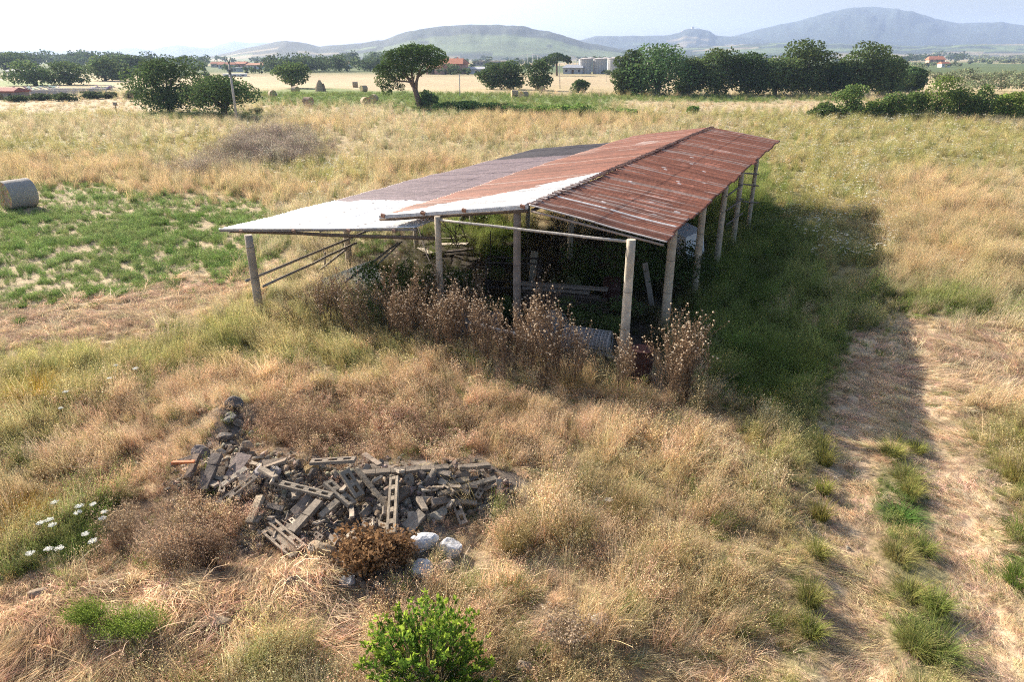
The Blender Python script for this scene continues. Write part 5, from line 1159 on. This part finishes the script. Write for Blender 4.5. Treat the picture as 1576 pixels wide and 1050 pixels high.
BL = [(455,143,"on the green field right of the small round tree"),(547,134,"nearest the wheat, left of the pine crown"),(560,141,"just below the one nearest the wheat"),(575,158,"beside the pine crown's lower left edge"),(563,163,"pale, lowest left of the pine trunk"),(475,163,"dark, on the near edge of the green field"),(792,150,"left of the pair in front of the dark trees"),(806,152,"right of the pair in front of the dark trees"),(834,143,"alone under the narrow dark tree"),(420,150,"small, between the pole and the green field")]
for i, (x, y, t) in enumerate(BL): bale(x, y, .68, 1.2, R(-30 + 37 * i), "small far straw bale " + t, (.36,.28,.19) if i != 5 else (.2,.14,.1), group="far round straw bales")
p = gp(492, 140); m = MB(); m.tube([(0, 0, 0), (0, 0, .8), (.1, 0, 1.7), (.15, 0, 2.3)], [1.0, .9, .6, .25], (.38,.29,.2), 12); m.tube([(.9, 0, 0), (.8, 0, 1.6)], [.5, .3], (.22,.16,.12), 8); thing_mesh(m, "haystack", M_STRAW, "small cone-shaped haystack beyond the green field", "haystack", loc=p)
def pole(px, py, tx, ty, r, label, arms=False):
    p = gp(px, py); q = Vector(atY(tx, ty, p.y)) - p; root = empty("utility_pole", p, label, "pole"); m = MB(); m.tube([(0, 0, -.3), tuple(q * (.90 if arms else 1))], [r, r * .7], (.40,.38,.36), 10); m.build("shaft", M_POST, root, True)
    if arms:
        h = q.length
        for s in (-1, 1):
            m = MB(); b = q * .90; m.tube([tuple(b), tuple(b + Vector((s * .08, 0, .3))), tuple(b + Vector((s * .24, 0, h * .085)))], [.07, .05, .04], (.10,.13,.13), 6); m.build("arm", M_METAL, root)
            m = MB(); e = b + Vector((s * .24, 0, h * .085)); m.tube([tuple(e), tuple(e + Vector((0, 0, .07))), tuple(e + Vector((0, 0, .14)))], [.04, .07, .04], (.25,.33,.30), 8); m.build("insulator", M_PAINT, root)
        m = MB(); m.box(q * .78 + Vector((0, -.15, 0)), (.22, .2, .5), (.12,.14,.14)); m.build("junction_box", M_METAL, root)
pole(365, 188, 351, 88, .15, "tall leaning pale utility pole with a forked top", True)
pole(708, 152, 707, 113, .10, "thin dark pole standing in the green band right of the pine"); pole(862, 136, 861, 98, .10, "thin pale pole beside the narrow dark tree"); pole(933, 125, 933, 112, .08, "short thin pole in the wheat before the silos")
p = gp(180, 175); m = MB(); m.box((0, 0, .6), (.12, .12, 1.2), (.2,.16,.13)); m.box((0, 0, 1.3), (.45, .2, .4), (.35,.3,.26), None, .03); thing_mesh(m, "marker_post", M_WOOD, "short dark marker post in the dry field at left", "post", loc=p)

# ================================================================== buildings
RED, PINK, CREAM, WHITE = (.38,.15,.09), (.50,.30,.24), (.58,.50,.38), (.66,.65,.62)
def house(px, py, wpx, hpx, label, wall=CREAM, roof=RED, floors=1, dk=.7, rz=0., flat=False, cat="house", name="house", nw=3, group="distant farm and village houses"):
    p = gp(px, py); dep = p.y * CP + CAM_H * SP; k = dep / FPX; w = wpx * k; h = hpx * k; d = w * dk; hw = h * (.62 if not flat else .92)
    root = empty(name, p, label, cat, group, rz)
    m = MB(); m.box((0, 0, hw / 2 - .3), (w, d, hw + .6), wall); wl = m.build("wall", M_WALL, root)
    m = MB(); ov = w * .06
    if flat: m.box((0, 0, hw + .15), (w + ov, d + ov, h - hw + .1), roof)
    else:
        a, b, zr, z0 = w / 2 + ov, d / 2 + ov, h, hw
        m.add([(-a, -b, z0), (a, -b, z0), (a, b, z0), (-a, b, z0), (-a * .8, 0, zr), (a * .8, 0, zr), (-a, -b, z0 + .2), (a, -b, z0 + .2), (a, b, z0 + .2), (-a, b, z0 + .2)],
              [(3, 2, 1, 0), (0, 1, 7, 6), (1, 2, 8, 7), (2, 3, 9, 8), (3, 0, 6, 9), (6, 7, 5, 4), (8, 9, 4, 5), (7, 8, 5), (9, 6, 4)], roof)
    rf = m.build("roof", M_WALL, root)
    if not flat: m = MB(); m.box((w * .2, d * .1, h * .98), (w * .05, w * .05, h * .2), wall); m.build("chimney", M_WALL, rf)
    for fl in range(floors):
        for j in range(nw):
            x = -w / 2 + w * (j + .5) / nw; zc = hw * (fl + .55) / floors; ww = w / nw * .34; wh = hw / floors * .42
            if fl == 0 and j == nw // 2: m = MB(); m.box((x, -d / 2 - .03, wh * .9), (ww, .1, wh * 1.8), (.10,.07,.05)); m.build("door", M_WALL, root)
            else: m = MB(); m.box((x, -d / 2 - .03, zc), (ww, .1, wh), (.06,.07,.08)); m.build("window", M_WALL, root)
HS = [(696,113,42,22,"pink two-storey farmhouse with red roof right of the pine",PINK,RED,2),(672,114,26,16,"lower pink annex left of the farmhouse",PINK,(.42,.2,.13),1),(735,113,30,10,"long white low shed right of the pink farmhouse",WHITE,(.45,.45,.47),1),
 (884,113,30,13,"grey metal barn just left of the silos",(.40,.42,.45),(.30,.32,.36),1),(968,104,26,12,"pinkish barn behind the right end of the silos",(.5,.4,.36),(.33,.22,.19),1),
 (15,152,44,17,"red-roofed low shed at the left edge of the yard",(.30,.26,.24),(.30,.11,.09),1),(35,116,34,10,"white gabled farm shed at far left",WHITE,(.55,.53,.52),1),
 (336,103,20,8,"leftmost red-roofed village house",CREAM,RED,1),(350,105,24,9,"second village house with pale walls",WHITE,RED,1),(373,104,22,9,"village house right of the pole top",PINK,RED,1),(396,106,26,9,"wide village house with orange roof",WHITE,(.45,.22,.13),1),(412,104,20,9,"village house near the small round tree",CREAM,RED,1),(425,99,18,7,"small higher village house",PINK,RED,1),(362,110,20,6,"low white village building",WHITE,(.6,.6,.6),1),
 (532,104,18,9,"pale house among the central trees",WHITE,PINK,1),(577,106,16,10,"white house left of the pine crown",WHITE,RED,1),(362,117,34,3,"long thin white greenhouse roof in the wheat",(.75,.76,.78),(.78,.79,.8),1),
 (1358,78,20,10,"pink house among trees below the big hill",PINK,RED,2),(1436,76,14,6,"small white house right of the tree group",WHITE,(.5,.45,.4),1),(1484,80,16,8,"orange house on the right slope",(.55,.34,.2),RED,1),(1438,100,22,13,"red-pink house beside the olive trees",PINK,RED,2),(1452,103,14,8,"small white annex beside the olive trees",WHITE,RED,1),
 (842,76,20,9,"leftmost building on the pale quarry slope",WHITE,PINK,1),(866,73,22,11,"middle building on the pale quarry slope",CREAM,(.5,.3,.2),1),(882,78,20,8,"rightmost building on the pale quarry slope",PINK,RED,1),(825,82,18,6,"lowest building on the pale quarry slope",CREAM,RED,1)]
rg = random.Random(4)
for q in HS: house(*q[:5], wall=q[5], roof=q[6], floors=q[7], rz=rg.uniform(-.5, .5), flat=("greenhouse" in q[4] or "low white" in q[4]))
# hilltop village
for i, (x, y, w, h, t) in enumerate([(1052,50,5,4,"left"),(1060,47,6,4,"centre left"),(1073,47,6,4,"centre right"),(1084,49,6,4,"right")]):
    p = Vector(atY(x, y + 2, 4290)); k = 4290 / FPX; root = empty("house", p, "tiny pale house on the village summit, " + t, "house", "hilltop village houses"); m = MB(); m.box((0, 0, h * k / 2 - 2), (w * k, w * k, h * k), (.62,.58,.52)); m.build("wall", M_WALL, root); m = MB(); m.box((0, 0, h * k - 1), (w * k * 1.1, w * k * 1.1, 2.4), RED); m.build("roof", M_WALL, root)
p = Vector(atY(1066, 46, 4290)); m = MB(); m.box((0, 0, 4), (12, 12, 24), (.5,.46,.42)); m.box((0, 0, 17), (15, 15, 3), (.5,.46,.42)); thing_mesh(m, "castle_tower", M_WALL, "small square tower crowning the village summit", "tower", loc=p)
# silos
for x, y, w, h, t in ((900,113,19,23,"left"),(922,113,19,23,"middle"),(945,112,22,23,"right"),(911,110,17,21,"rear, seen between left and middle"),(934,110,17,21,"rear, seen between middle and right"),(958,110,16,22,"rear, at the right end")):
    p = gp(x, y); dep = p.y * CP + CAM_H * SP; k = dep / FPX; r = w * k / 2; hh = h * k * .88; dy = 0 if "rear" not in t else 6
    root = empty("grain_silo", p + Vector((0, dy, 0)), "pale ribbed grain silo, %s of the silo row" % t, "silo", "grain silos beyond the wheat"); m = MB(); n = 40
    m.tube([(0, 0, -.5), (0, 0, hh)], r, (.52,.51,.50), 28, False); 
    for j in range(14): a = 2 * PI * j / 14; m.box((r * math.cos(a), r * math.sin(a), hh / 2), (.12, .12, hh), (.42,.41,.41))
    m.build("body", M_WALL, root, True); m = MB(); m.tube([(0, 0, hh), (0, 0, hh + .25), (0, 0, hh + h * k * .12)], [r * 1.04, r * 1.04, r * .12], (.40,.37,.36), 28); m.build("roof", M_WALL, root)
# arched frames and wavy canopies
for x, y, w, h, t in ((816,99,44,15,"left arched white steel frame"),(872,99,40,13,"right arched white steel frame")):
    p = gp(x, y); dep = p.y * CP + CAM_H * SP; k = dep / FPX; m = MB(); W2 = w * k / 2; H2 = h * k
    for yy in (0, 5):
        arc = [(W2 * math.cos(a), yy, H2 * .25 + H2 * .75 * math.sin(a)) for a in np.linspace(0, PI, 19)]; m.tube(arc, .28, (.68,.70,.70), 5)
        for a in arc[2:-2:2]: m.tube([(a[0], yy, 0), a], .16, (.68,.70,.70), 4)
    thing_mesh(m, "arched_frame", M_PAINT, t + " of an unfinished hall behind the dark trees", "frame", "arched steel frames", loc=p)
for x, y, w, t in ((748,101,44,"left"),(780,101,34,"right")):
    p = gp(x, y); dep = p.y * CP + CAM_H * SP; k = dep / FPX; root = empty("wavy_canopy", p, "long building with %s wavy pale roof behind the dark trees" % t, "building", "wavy roofed buildings"); h = 9 * k; W2 = w * k / 2
    m = MB(); xs = np.linspace(-W2, W2, 24); z = h + .18 * h * np.cos(xs / W2 * PI)
    m.add([(a, -4, b) for a, b in zip(xs, z)] + [(a, 8, b) for a, b in zip(xs, z)] + [(a, -4, b + .5) for a, b in zip(xs, z)] + [(a, 8, b + .5) for a, b in zip(xs, z)],
          [(i, i + 1, i + 25, i + 24) for i in range(23)] + [(i + 48, i + 72, i + 73, i + 49) for i in range(23)] + [(i, i + 48, i + 49, i + 1) for i in range(23)], (.62,.63,.58)); m.build("roof", M_WALL, root)
    m = MB(); m.box((0, 2, h * .38), (W2 * 1.8, 8, h * .76), (.42,.33,.28)); m.build("wall", M_WALL, root)
    for j in range(7): m = MB(); m.box((-W2 * .8 + W2 * 1.6 * j / 6, -2.03, h * .4), (W2 * .12, .1, h * .3), (.10,.10,.11)); m.build("window", M_WALL, root)
# rubbish heap and low walls of the yard at far left
for x, y, L, t in ((60,146,17,"long low grey wall in front of the rubbish heap"),(120,143,12,"low wall continuing right behind the dark shrubs")):
    p = gp(x, y); m = MB(); m.box((0, 0, .4), (L, .4, 1.0), (.46,.43,.42), None, .05); m.box((0, 0, .94), (L + .1, .5, .09), (.6,.58,.56)); thing_mesh(m, "low_wall", M_WALL, t, "wall", loc=p)
for i, (x, y, w, t) in enumerate([(52,142,30,"left pile of broken pale boards in the yard"),(78,141,26,"middle pile of pale boards in the yard"),(168,139,20,"pile of white pallets at the right of the yard"),(150,141,14,"small pale pile beside the white pallets")]):
    p = gp(x, y); k = (p.y * CP + 2.6) / FPX; m = MB(); r5 = random.Random(i)
    for j in range(26): m.box((r5.gauss(0, w * k * .22), r5.uniform(-1, 1), r5.uniform(.1, 1.1)), (r5.uniform(.6, 2.4), .3, .12), tuple(c * r5.uniform(.6, 1.1) for c in (.55,.52,.52)), Euler((r5.uniform(-.3, .3), r5.uniform(-.4, .4), r5.uniform(0, 3))).to_matrix())
    thing_mesh(m, "board_pile", M_WOOD, t, "pile", "board piles in the yard", loc=p)
